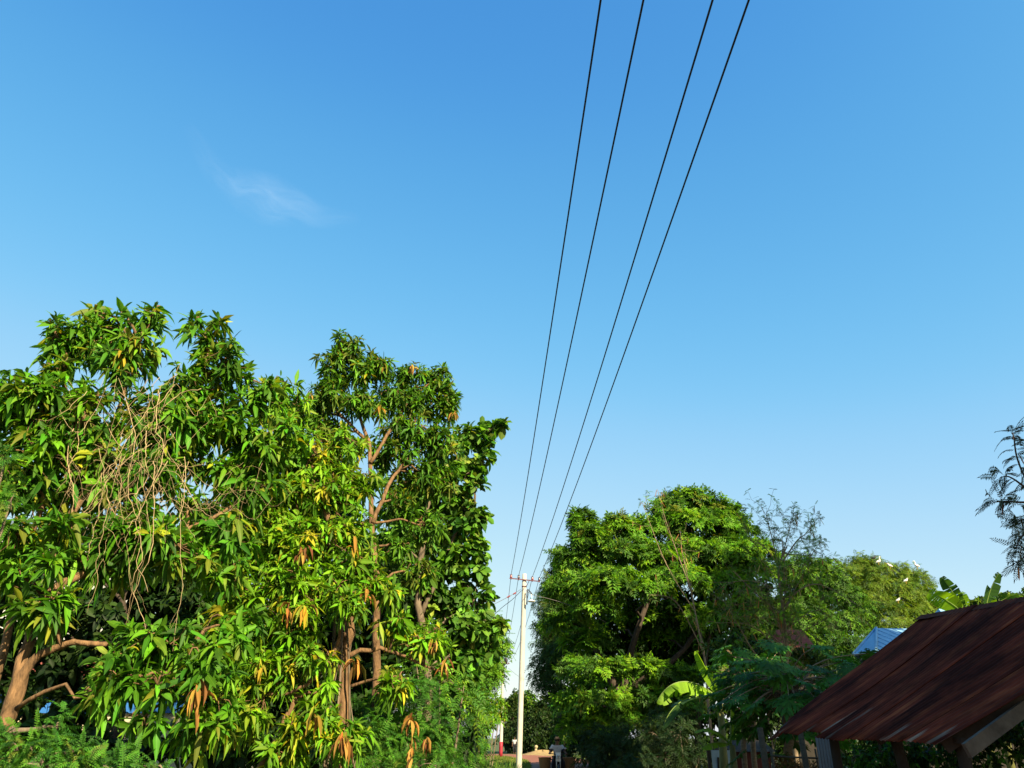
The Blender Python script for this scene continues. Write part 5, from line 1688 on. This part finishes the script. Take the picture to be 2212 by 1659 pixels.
# ---- people, motorcycle
def skin_mesh(name, verts, edges, radii, m, parent, sub=2, root=0):
    me = bpy.data.meshes.new(name)
    me.from_pydata([tuple(v) for v in verts], edges, [])
    o = bpy.data.objects.new(name, me)
    C.objects.link(o)
    sk = o.modifiers.new('skin', 'SKIN')
    for i, v in enumerate(me.skin_vertices[0].data):
        r = radii[i]
        v.radius = (r, r) if np.isscalar(r) else r
        v.use_root = (i == root)
    ss = o.modifiers.new('sub', 'SUBSURF')
    ss.levels = sub
    ss.render_levels = sub
    dg = bpy.context.evaluated_depsgraph_get()
    dg.update()
    nm = bpy.data.meshes.new_from_object(o.evaluated_get(dg))
    bpy.data.objects.remove(o)
    nm.name = name
    return link(name, nm, m, parent, True)


def person(name, base, J, label, shirt, trousers, cap=None, group=None):
    """J: joints in metres relative to base, dict"""
    root = thing(name, base, label, 'person', group)
    B = np.array(base, float)
    g = lambda k: B + np.array(J[k])
    verts = ['pelvis', 'waist', 'chest', 'neck', 'head0', 'head1', 'sl', 'el', 'hl', 'fl', 'sr', 'er', 'hr', 'fr', 'tl', 'kl', 'al', 'ol', 'tr', 'kr', 'ar', 'or']
    rad = [(0.14, 0.10), (0.125, 0.095), (0.15, 0.10), 0.05, (0.07, 0.08), (0.085, 0.095), 0.055, 0.042, 0.03, 0.036, 0.055, 0.042, 0.03, 0.036, 0.085, 0.06, 0.04, 0.04, 0.085, 0.06, 0.04, 0.04]
    ed = [(0, 1), (1, 2), (2, 3), (3, 4), (4, 5), (2, 6), (6, 7), (7, 8), (8, 9), (2, 10), (10, 11), (11, 12), (12, 13), (0, 14), (14, 15), (15, 16), (16, 17), (0, 18), (18, 19), (19, 20), (20, 21)]
    skin_mesh('body', [g(k) for k in verts], ed, rad, M['skin'], root)
    # tee shirt
    e = lambda a, b, t: g(a) * (1 - t) + g(b) * t
    sv = [g('pelvis'), g('waist'), g('chest'), e('chest', 'neck', 0.45), g('sl'), e('sl', 'el', 0.75), g('sr'), e('sr', 'er', 0.75)]
    skin_mesh('shirt', sv, [(0, 1), (1, 2), (2, 3), (2, 4), (4, 5), (2, 6), (6, 7)], [(0.165, 0.125), (0.15, 0.12), (0.185, 0.125), 0.085, 0.085, 0.068, 0.085, 0.068], shirt, root)
    tv = [g('pelvis'), g('tl'), g('kl'), e('kl', 'al', 0.95), g('tr'), g('kr'), e('kr', 'ar', 0.95)]
    skin_mesh('trousers', tv, [(0, 1), (1, 2), (2, 3), (0, 4), (4, 5), (5, 6)], [(0.155, 0.12), 0.108, 0.08, 0.06, 0.108, 0.08, 0.06], trousers, root)
    h = g('head1')
    fw = nrm(np.array(J['face']))
    hair = MB().ball(h + Z3 * 0.035 - fw * 0.02, (0.10, 0.11, 0.085)).build('hair', M['hair'], root)
    if cap is not None:
        cp = MB().ball(h + Z3 * 0.06, (0.108, 0.118, 0.075))
        cp.box(h + Z3 * 0.055 + fw * 0.12, (0.15, 0.12, 0.015))
        cp.build('cap', cap, root)
    sd = np.cross(fw, Z3)
    MB().ball(h + fw * 0.095 - Z3 * 0.02, (0.016, 0.02, 0.024)).build('nose', M['skin'], root)
    for s_ in (-1, 1):
        MB().ball(h + fw * 0.082 + sd * 0.034 * s_ + Z3 * 0.012, 0.012).build('eye', M['hair'], root)
        MB().ball(h + sd * 0.09 * s_ - Z3 * 0.01, (0.014, 0.022, 0.032)).build('ear', M['skin'], root)
        # five fingers of each hand, curled round the grip
        w0, f0 = g('hl' if s_ < 0 else 'hr'), g('fl' if s_ < 0 else 'fr')
        dd = nrm(f0 - w0)
        for q in range(5):
            off = sd * (q - 2) * 0.018
            ln = (0.045, 0.07, 0.078, 0.07, 0.055)[q]
            MB().tube([f0 + off, f0 + off + dd * ln * 0.6, f0 + off + dd * ln * 0.8 - Z3 * ln * 0.5], [0.009, 0.008, 0.006], 6).build('finger', M['skin'], root)
    return root


bx, by = at(1204, 1620, 33)[0], 33.0
RZ = 0.04
J = dict(pelvis=(0, 0.12, 0.80), waist=(0, 0.10, 0.95), chest=(0, 0.05, 1.17), neck=(0, 0.02, 1.30), head0=(0, 0.0, 1.36), head1=(0, -0.015, 1.43),
         sl=(-0.18, 0.04, 1.22), el=(-0.30, -0.08, 1.00), hl=(-0.31, -0.33, 0.985), fl=(-0.31, -0.40, 0.985), sr=(0.18, 0.04, 1.22), er=(0.30, -0.08, 1.00), hr=(0.31, -0.33, 0.985), fr=(0.31, -0.40, 0.985),
         tl=(-0.10, 0.06, 0.78), kl=(-0.20, -0.30, 0.66), al=(-0.16, -0.16, 0.30), ol=(-0.16, -0.30, 0.24), tr=(0.10, 0.06, 0.78), kr=(0.20, -0.30, 0.66), ar=(0.16, -0.16, 0.30), face=(0, -1, 0))
J['or'] = (0.16, -0.30, 0.24)
J = {k_: (v[0], v[1], v[2] + (0.04 if k_ != 'face' else 0)) for k_, v in J.items()}
rider = person('person', (bx, by, RZ), J, 'person in a white tee riding the motorcycle toward us between two baskets', M['tee'], M['trouser'], M['cap'])
mb = MB()
for s_ in (-1, 1):
    a = np.array([bx, by, RZ]) + np.array(J['sl' if s_ < 0 else 'sr'])
    b = np.array([bx, by, RZ]) + np.array(J['el' if s_ < 0 else 'er'])
    mb = MB().tube([a * 0.55 + b * 0.45, a * 0.3 + b * 0.7], [0.078, 0.074], 12)
    mb.build('sleeve_band', M['navy'], rider)

bk = thing('motorcycle', (bx, by, RZ), 'black motorcycle with a white headlight cowl coming along the red road', 'motorcycle')


def wheel(y, r=0.29):
    c = np.array([bx, by + y, RZ + r])
    ang = np.linspace(0, 2 * math.pi, 33)
    ring = [c + np.array([0, r * 0.87 * math.cos(t), r * 0.87 * math.sin(t)]) for t in ang]
    w_ = MB().tube(ring, 0.042, 10, False).build('wheel', M['tyre'], bk)
    rm = MB().tube([c + np.array([0, r * 0.74 * math.cos(t), r * 0.74 * math.sin(t)]) for t in ang], 0.014, 8, False)
    for i in range(12):
        t = i * math.pi / 6
        rm.tube([c, c + np.array([0, r * 0.74 * math.cos(t), r * 0.74 * math.sin(t)])], 0.005, 5)
    rm.lathe(c - np.array([0.05, 0, 0]), [(0.04, 0), (0.04, 0.1)], 12, (1, 0, 0))
    rm.build('rim', M['chrome'], w_)


wheel(-0.62)
wheel(0.60)
o3 = np.array([bx, by, RZ])
v3 = lambda x, y, z: o3 + np.array([x, y, z])
mb = MB()
for s_ in (-0.07, 0.07):
    mb.tube([v3(s_, -0.62, 0.29), v3(s_, -0.50, 0.72), v3(s_, -0.44, 0.92)], 0.022, 8)
mb.build('fork', M['chrome'], bk)
MB().tube([v3(-0.36, -0.36, 1.02), v3(-0.2, -0.42, 1.01), v3(0, -0.45, 0.97), v3(0.2, -0.42, 1.01), v3(0.36, -0.36, 1.02)], 0.016, 8).build('handlebar', M['bikeblack'], bk)
MB().tube([v3(0, -0.42, 0.78), v3(0, -0.2, 0.55), v3(0, 0.2, 0.58), v3(0, 0.62, 0.70)], [0.06, 0.09, 0.12, 0.05], 12).build('frame_body', M['bikeblack'], bk)
MB().ball(v3(0, 0.22, 0.74), (0.13, 0.42, 0.07), 14, 8).build('seat', M['bikeblack'], bk)
mb = MB()
mb.add([v3(-0.17, -0.44, 0.92), v3(0.17, -0.44, 0.92), v3(0.20, -0.36, 0.60), v3(0.15, -0.30, 0.34), v3(-0.15, -0.30, 0.34), v3(-0.20, -0.36, 0.60)] + [v3(-0.17, -0.40, 0.92), v3(0.17, -0.40, 0.92), v3(0.20, -0.32, 0.60), v3(0.15, -0.26, 0.34), v3(-0.15, -0.26, 0.34), v3(-0.20, -0.32, 0.60)],
       [(0, 5, 2, 1), (5, 4, 3, 2), (6, 7, 8, 11), (11, 8, 9, 10), (0, 1, 7, 6), (1, 2, 8, 7), (2, 3, 9, 8), (3, 4, 10, 9), (4, 5, 11, 10), (5, 0, 6, 11)])
mb.build('leg_shield', M['bikeblack'], bk, False)
mb = MB()
mb.add([v3(-0.10, -0.50, 1.06), v3(0.10, -0.50, 1.06), v3(0.075, -0.56, 0.86), v3(-0.075, -0.56, 0.86), v3(-0.08, -0.40, 1.04), v3(0.08, -0.40, 1.04), v3(0.06, -0.42, 0.86), v3(-0.06, -0.42, 0.86)],
       [(0, 3, 2, 1), (4, 5, 6, 7), (0, 1, 5, 4), (1, 2, 6, 5), (2, 3, 7, 6), (3, 0, 4, 7)])
cw = mb.build('headlight_cowl', M['white'], bk, False)
MB().ball(v3(0, -0.57, 0.93), (0.05, 0.02, 0.05)).build('headlight', M['chrome'], cw)
MB().box(v3(0, -0.52, 0.80), (0.19, 0.015, 0.10)).build('number_plate', M['white'], bk, False)
ang = np.linspace(math.radians(20), math.radians(150), 12)
MB().tube([v3(0, -0.62 + 0.33 * math.cos(t), 0.29 + 0.33 * math.sin(t)) for t in ang], 0.05, 8).build('mudguard', M['bikeblack'], bk)
for s_ in (-1, 1):
    mm_ = MB().tube([v3(0.22 * s_, -0.42, 1.01), v3(0.27 * s_, -0.42, 1.16)], 0.008, 6).build('mirror', M['bikeblack'], bk)
    MB().ball(v3(0.28 * s_, -0.42, 1.19), (0.055, 0.015, 0.035)).build('mirror_glass', M['chrome'], mm_)
MB().tube([v3(0.16, 0.0, 0.27), v3(0.16, 0.5, 0.33), v3(0.16, 0.8, 0.36)], [0.025, 0.045, 0.05], 10).build('exhaust', M['chrome'], bk)
MB().tube([v3(-0.62, 0.45, 0.80), v3(0.62, 0.45, 0.80)], 0.02, 8).build('carrier', M['darkwood'], bk)
for s_, lab in ((-1, 'big woven cane basket hung at the left side of the motorcycle'), (1, 'big woven cane basket hung at the right side of the motorcycle')):
    c = v3(0.47 * s_, 0.45, 0.0)
    bs = thing('woven_basket', (c[0], c[1], RZ), lab, 'basket', 'cane baskets on the motorcycle')
    pr, h = [], 0.0
    prof = [(0.17, 0.28)] + [(0.19 + 0.05 * i / 15 + 0.007 * (i % 2), 0.30 + 0.55 * i / 15) for i in range(16)] + [(0.225, 0.85), (0.20, 0.5), (0.17, 0.32)]
    MB().lathe((c[0], c[1], RZ), prof, 28).build('weave', M['basket'], bs)
    ang = np.linspace(0, 2 * math.pi, 25)
    MB().tube([(c[0] + 0.245 * math.cos(t), c[1] + 0.245 * math.sin(t), RZ + 0.86) for t in ang], 0.018, 8, False).build('rim', M['basket'], bs)

# walker far down the lane
wx = at(1111.5, 1610, 94)[0]
Jw = dict(pelvis=(0, 0, 0.92), waist=(0, 0, 1.06), chest=(0, 0, 1.28), neck=(0, -0.01, 1.44), head0=(0, -0.02, 1.52), head1=(0, -0.03, 1.60),
          sl=(-0.18, 0, 1.36), el=(-0.23, 0.03, 1.10), hl=(-0.24, -0.06, 0.86), fl=(-0.24, -0.08, 0.80), sr=(0.18, 0, 1.36), er=(0.23, -0.03, 1.10), hr=(0.24, -0.12, 0.88), fr=(0.24, -0.15, 0.82),
          tl=(-0.09, 0, 0.88), kl=(-0.10, -0.12, 0.50), al=(-0.10, -0.05, 0.09), ol=(-0.10, -0.2, 0.05), tr=(0.09, 0, 0.88), kr=(0.10, 0.02, 0.50), ar=(0.10, 0.16, 0.10), face=(0, -1, 0))
Jw['or'] = (0.10, 0.02, 0.05)
person('person', (wx, 94, 0.02), Jw, 'person in a white top walking far down the road beside the near pole', M['tee'], M['trouser'])

# sand heap, stone post, rubbish
def heap(name, label, c, r, h, m, cat, n=40, seed=1):
    rg = np.random.default_rng(seed)
    vs, fs = [], []
    k = 14
    for i in range(k + 1):
        f = i / k
        for j in range(n):
            a = 2 * math.pi * j / n
            rr = (f) * (1 + 0.12 * math.sin(3 * a + seed) + 0.06 * math.sin(7 * a))
            z = h * (math.cos(min(1, f) * math.pi) * 0.5 + 0.5) * (1 + 0.25 * math.sin(2 * a + 1)) + 0.03 * h * rg.standard_normal()
            vs.append((c[0] + r[0] * rr * math.cos(a), c[1] + r[1] * rr * math.sin(a), max(z, -0.02) if i < k else -0.05))
    for i in range(k):
        for j in range(n):
            q = (j + 1) % n
            fs.append((i * n + j, (i + 1) * n + j, (i + 1) * n + q, i * n + q))
    fs.append(tuple(range(n)))
    o = link(name, mesh_from(vs, faces_poly=fs, name=name), m, None, True)
    return tag(o, label, cat)


hp = at(1165, 1620, 86)
heap('sand_heap', 'low heap of pale yellow sand at the end of the red road', (hp[0] + 0.3, 86), (2.9, 1.6), 0.42, M['sand'], 'heap')
sp_ = at(1157.5, 1610, 88)
stp = thing('stone_post', (sp_[0], 88, 0), 'short pale stone post with a cap on the sand heap', 'post')
MB().lathe((sp_[0], 88, 0.0), [(0.16, 0), (0.14, 0.4), (0.12, 0.6)], 12).build('shaft', M['stone'], stp)
MB().lathe((sp_[0] + 0.03, 88, 0.6), [(0.10, 0), (0.17, 0.08), (0.18, 0.2), (0.12, 0.3), (0.04, 0.33)], 12).build('cap', M['stone'], stp)
rp = at(1283, 1618, 60)
for i in range(3):
    pass
rb = MB()
for i in range(16):
    rb.ball((rp[0] + random.uniform(-0.7, 0.7), 60 + random.uniform(-0.4, 0.4), 0.12 + 0.25 * random.random()), (random.uniform(0.1, 0.22), random.uniform(0.1, 0.2), random.uniform(0.06, 0.14)), 7, 5)
tag(rb.build('rubbish_heap', M['stone']), 'small heap of pale rubbish on the right verge beyond the motorcycle', 'heap')

# ---- leucaena whose branch hangs into the right edge; its crown shades the shed
b = np.array([10.2, 2.0, 0.0])
root = thing('lead_tree', b, 'dark tree whose pod-hung branch dangles into the right edge of the sky', 'tree')
mb = MB()
trunk = [b - Z3 * 0.1, b + np.array([-0.2, 0.3, 2.0]), b + np.array([-0.8, 0.2, 4.5]), b + np.array([-1.0, 0.0, 7.0]), b + np.array([-1.2, -0.4, 9.5])]
P = smooth_path(trunk, 5)
mb.tube(P, np.linspace(0.2, 0.05, len(P)), 10)
_e = at(2250, 1080, 7.6)
bough = smooth_path([trunk[2], trunk[2] * 0.65 + _e * 0.35 + Z3 * 0.35, trunk[2] * 0.3 + _e * 0.7 + Z3 * 0.3, _e], 6)
mb.tube(bough, np.linspace(0.055, 0.014, len(bough)), 8)
shoots = [[(2250, 1080, 7.6), (2214, 1030, 7.7), (2196, 985, 7.7), (2190, 945, 7.7), (2184, 934, 7.7)], [(2240, 1080, 7.6), (2210, 1050, 7.5), (2180, 1030, 7.5), (2160, 1032, 7.5)],
          [(2240, 1085, 7.6), (2205, 1085, 7.5), (2170, 1083, 7.5), (2145, 1085, 7.5)], [(2250, 1090, 7.6), (2230, 1140, 7.5), (2205, 1160, 7.5), (2195, 1185, 7.5)], [(2250, 1080, 7.6), (2240, 1020, 7.5), (2225, 960, 7.5)],
          [(2250, 1085, 7.6), (2235, 1110, 7.7), (2215, 1120, 7.7), (2190, 1130, 7.7)], [(2250, 1085, 7.6), (2235, 1180, 7.6), (2215, 1200, 7.6), (2200, 1215, 7.6)]]
tips, axes = [], []
for s_ in shoots:
    q = smooth_path(px_path(s_), 6)
    mb.tube(q, np.linspace(0.014, 0.004, len(q)), 6)
    for i in range(6, len(q), 2):
        tips.append(q[i])
        axes.append(nrm(q[min(i + 1, len(q) - 1)] - q[i - 1]))
for q_ in bough[4:-1]:
    for _ in range(3):
        tips.append(q_ + 0.25 * G.standard_normal(3))
        axes.append(nrm(G.standard_normal(3) + Z3 * 0.3))
tips, axes = np.array(tips), np.array(axes)
PAL_S = [(3, (0.03, 0.06, 0.04)), (2, (0.045, 0.08, 0.045)), (1, (0.03, 0.045, 0.035))]
cr = pinnates(tips, axes, (2, 3), (0.15, 0.25), 11, 0.05, 0.013, (40, 95), (0.1, 0.75), PAL_S, rachis=0.005)
# main crown, out of the frame to the right and behind
lob = [((11.6, 0.6, 10.6), (2.8, 3.2, 2.2)), ((8.7, 0.8, 9.3), (1.7, 2.0, 1.7)), ((10.4, -1.8, 9.2), (2.4, 2.6, 2.0)), ((13.4, 1.4, 9.6), (2.6, 2.6, 2.0)), ((11.8, 2.6, 8.4), (1.8, 2.0, 1.6)), ((12.8, -1.6, 8.0), (2.6, 2.6, 2.0)), ((14.0, 4.6, 9.6), (2.4, 2.4, 2.0)),
       ((11.0, -3.4, 11.0), (2.4, 2.4, 2.0)), ((14.5, -3.0, 10.6), (2.6, 2.4, 2.0)), ((13.0, -4.5, 9.5), (2.5, 2.5, 2.2))]
tp, axx = [], []
for c_, r_ in lob:
    lo = Lobe(1106, 800, 10, 10, 10)
    lo.c, lo.r = np.array(c_) + np.array([0.9, 0, 0.27 * (c_[2] - 2.3)]), np.array(r_)
    a, x_ = lobe_tips(lo, 260, 0.4)
    tp.append(a)
    axx.append(x_)
    mb.tube(curve(P[int(len(P) * 0.7)], lo.c, 0.3, 6), np.linspace(0.06, 0.02, 6), 6)
tp, axx = np.concatenate(tp), np.concatenate(axx)
cr += pinnates(tp, axx, (5, 7), (0.4, 0.7), 5, 0.20, 0.09, (25, 105), (0.2, 0.8), PAL_K)
mb.build('trunk', M['darkbark'], root)
leaf_object('crown', cr, M['fine'], root)
pods(root, tips, 16, (0.10, 0.17), 0.018)

# ---- two tall unseen trees added right of the frame to shade road and rider
for (tx, ty, th, lab) in ((17.2, 11.0, 22.0, 'unseen tall dark tree added right of the rusty shed to shade the motorcyclist'), (20.8, 19.5, 24.0, 'unseen tall dark tree added right of the blue-roofed house to shade the huge tree')):
    st = [([np.array([tx, ty, -0.1]), np.array([tx + 0.2, ty, th * 0.4]), np.array([tx, ty + 0.3, th * 0.85])], 0.3, 0.08)]
    lb = []
    for i in range(20):
        lo = Lobe(1106, 800, 10, 10, 10)
        a_ = i * 2.4
        lo.c = np.array([tx + 0.4 + 1.6 * math.cos(a_) * (i > 1), ty + 2.6 * math.sin(a_) * (i > 1), th * ((0.7 if tx < 18 else 0.52) + (0.25 if tx < 18 else 0.44) * ((i * 0.37) % 1.0))])
        lo.r = np.array([1.8, 2.2, 1.9])
        lo.area = math.pi * 2.0 * 1.7
        lb.append(lo)
    tree('rain_tree', lab, 'tree', st, lb, lambda t, a: [rosettes(t, a, (8, 12), (0.3, 0.5), 0.4, (20, 110), (0.2, 0.8), PAL_K, 'quad')], 0.4 * 0.16 * 0.55, 10, 1.9, bark='darkbark', twigs=False, limb_r=0.06)

# ---- thin wisp of cirrus
def cloud():
    c0 = np.array([at(580, 415, 1000)[0], 1000, at(580, 415, 1000)[2]])
    m = bpy.data.materials.new('cirrus')
    m.use_nodes = True
    t = m.node_tree
    t.nodes.clear()
    out = t.nodes.new('ShaderNodeOutputMaterial')
    mx = t.nodes.new('ShaderNodeMixShader')
    tp_ = t.nodes.new('ShaderNodeBsdfTransparent')
    df = t.nodes.new('ShaderNodeBsdfTranslucent')
    df2 = t.nodes.new('ShaderNodeBsdfDiffuse')
    df.inputs['Color'].default_value = (0.95, 0.95, 0.97, 1)
    df2.inputs['Color'].default_value = (0.95, 0.95, 0.97, 1)
    ad = t.nodes.new('ShaderNodeAddShader')
    t.links.new(df.outputs[0], ad.inputs[0])
    t.links.new(df2.outputs[0], ad.inputs[1])
    tc = t.nodes.new('ShaderNodeTexCoord')
    mp = t.nodes.new('ShaderNodeMapping')
    mp.inputs['Scale'].default_value = (1.4, 3.2, 1)
    t.links.new(tc.outputs['UV'], mp.inputs['Vector'])
    n = t.nodes.new('ShaderNodeTexNoise')
    n.inputs['Scale'].default_value = 1.0
    n.inputs['Detail'].default_value = 7
    n.inputs['Distortion'].default_value = 1.2
    t.links.new(mp.outputs[0], n.inputs['Vector'])
    at_ = t.nodes.new('ShaderNodeAttribute')
    at_.attribute_name = 'tint'
    mr = t.nodes.new('ShaderNodeMapRange')
    mr.inputs['From Min'].default_value = 0.25
    mr.inputs['From Max'].default_value = 0.8
    t.links.new(n.outputs['Fac'], mr.inputs['Value'])
    mu = t.nodes.new('ShaderNodeMath')
    mu.operation = 'MULTIPLY'
    t.links.new(mr.outputs[0], mu.inputs[0])
    t.links.new(at_.outputs['Alpha'], mu.inputs[1])
    t.links.new(mu.outputs[0], mx.inputs['Fac'])
    t.links.new(tp_.outputs[0], mx.inputs[1])
    t.links.new(ad.outputs[0], mx.inputs[2])
    t.links.new(mx.outputs[0], out.inputs['Surface'])
    # a thin ribbon of ice cloud in its own level layer of air
    ctr = [(400, 270), (440, 330), (480, 385), (530, 408), (580, 430), (640, 450), (700, 466), (780, 480)]
    half = [10, 16, 20, 30, 34, 26, 18, 8]
    zc = at(580, 425, 1400)[2]

    def level(px, py):
        d = at(px, py, 1.0) - np.array([0, 0, CAMZ])
        return np.array([0, 0, CAMZ]) + d * ((zc - CAMZ) / d[2])
    cp = smooth_path([np.array([*p, 0.0]) for p in ctr], 8)
    hw = np.interp(np.linspace(0, 7, len(cp)), range(8), half)
    vs, fs, tt, uv = [], [], [], []
    nv = 17
    tn = nrm(np.gradient(cp, axis=0))
    for i in range(len(cp)):
        for j in range(nv):
            s_ = -1 + 2 * j / (nv - 1)
            q = cp[i] + np.array([-tn[i][1], tn[i][0], 0]) * s_ * hw[i] * 1.8
            p = level(q[0], q[1])
            vs.append(p + Z3 * 6 * math.sin(i * 0.5) * (1 - s_ * s_))
            f = i / (len(cp) - 1)
            along = np.interp(f, [0, 0.15, 0.4, 0.6, 0.8, 1], [0, 0.25, 0.6, 1.0, 0.6, 0])
            tt.append((1, 1, 1, 0.05 * along * max(0, 1 - s_ * s_) ** 1.5))
            uv.append((f * 3, s_ * 0.5))
    for i in range(len(cp) - 1):
        for j in range(nv - 1):
            a = i * nv + j
            fs.append((a, a + 1, a + nv + 1, a + nv))
    me = mesh_from(vs, faces_poly=fs, name='cloud')
    at2 = me.color_attributes.new('tint', 'FLOAT_COLOR', 'POINT')
    at2.data.foreach_set('color', np.array(tt, dtype=np.float32).ravel())
    ul = me.uv_layers.new(name='UVMap')
    li = np.empty(len(me.loops), dtype=np.int32)
    me.loops.foreach_get('vertex_index', li)
    ul.data.foreach_set('uv', np.array(uv, dtype=np.float32)[li].ravel())
    o = link('cloud', me, m, None, True)
    tag(o, 'single faint white wisp of cloud in the blue sky at upper left', 'cloud')


cloud()
print('verts', sum(len(o.data.vertices) for o in bpy.data.objects if o.type == 'MESH'))
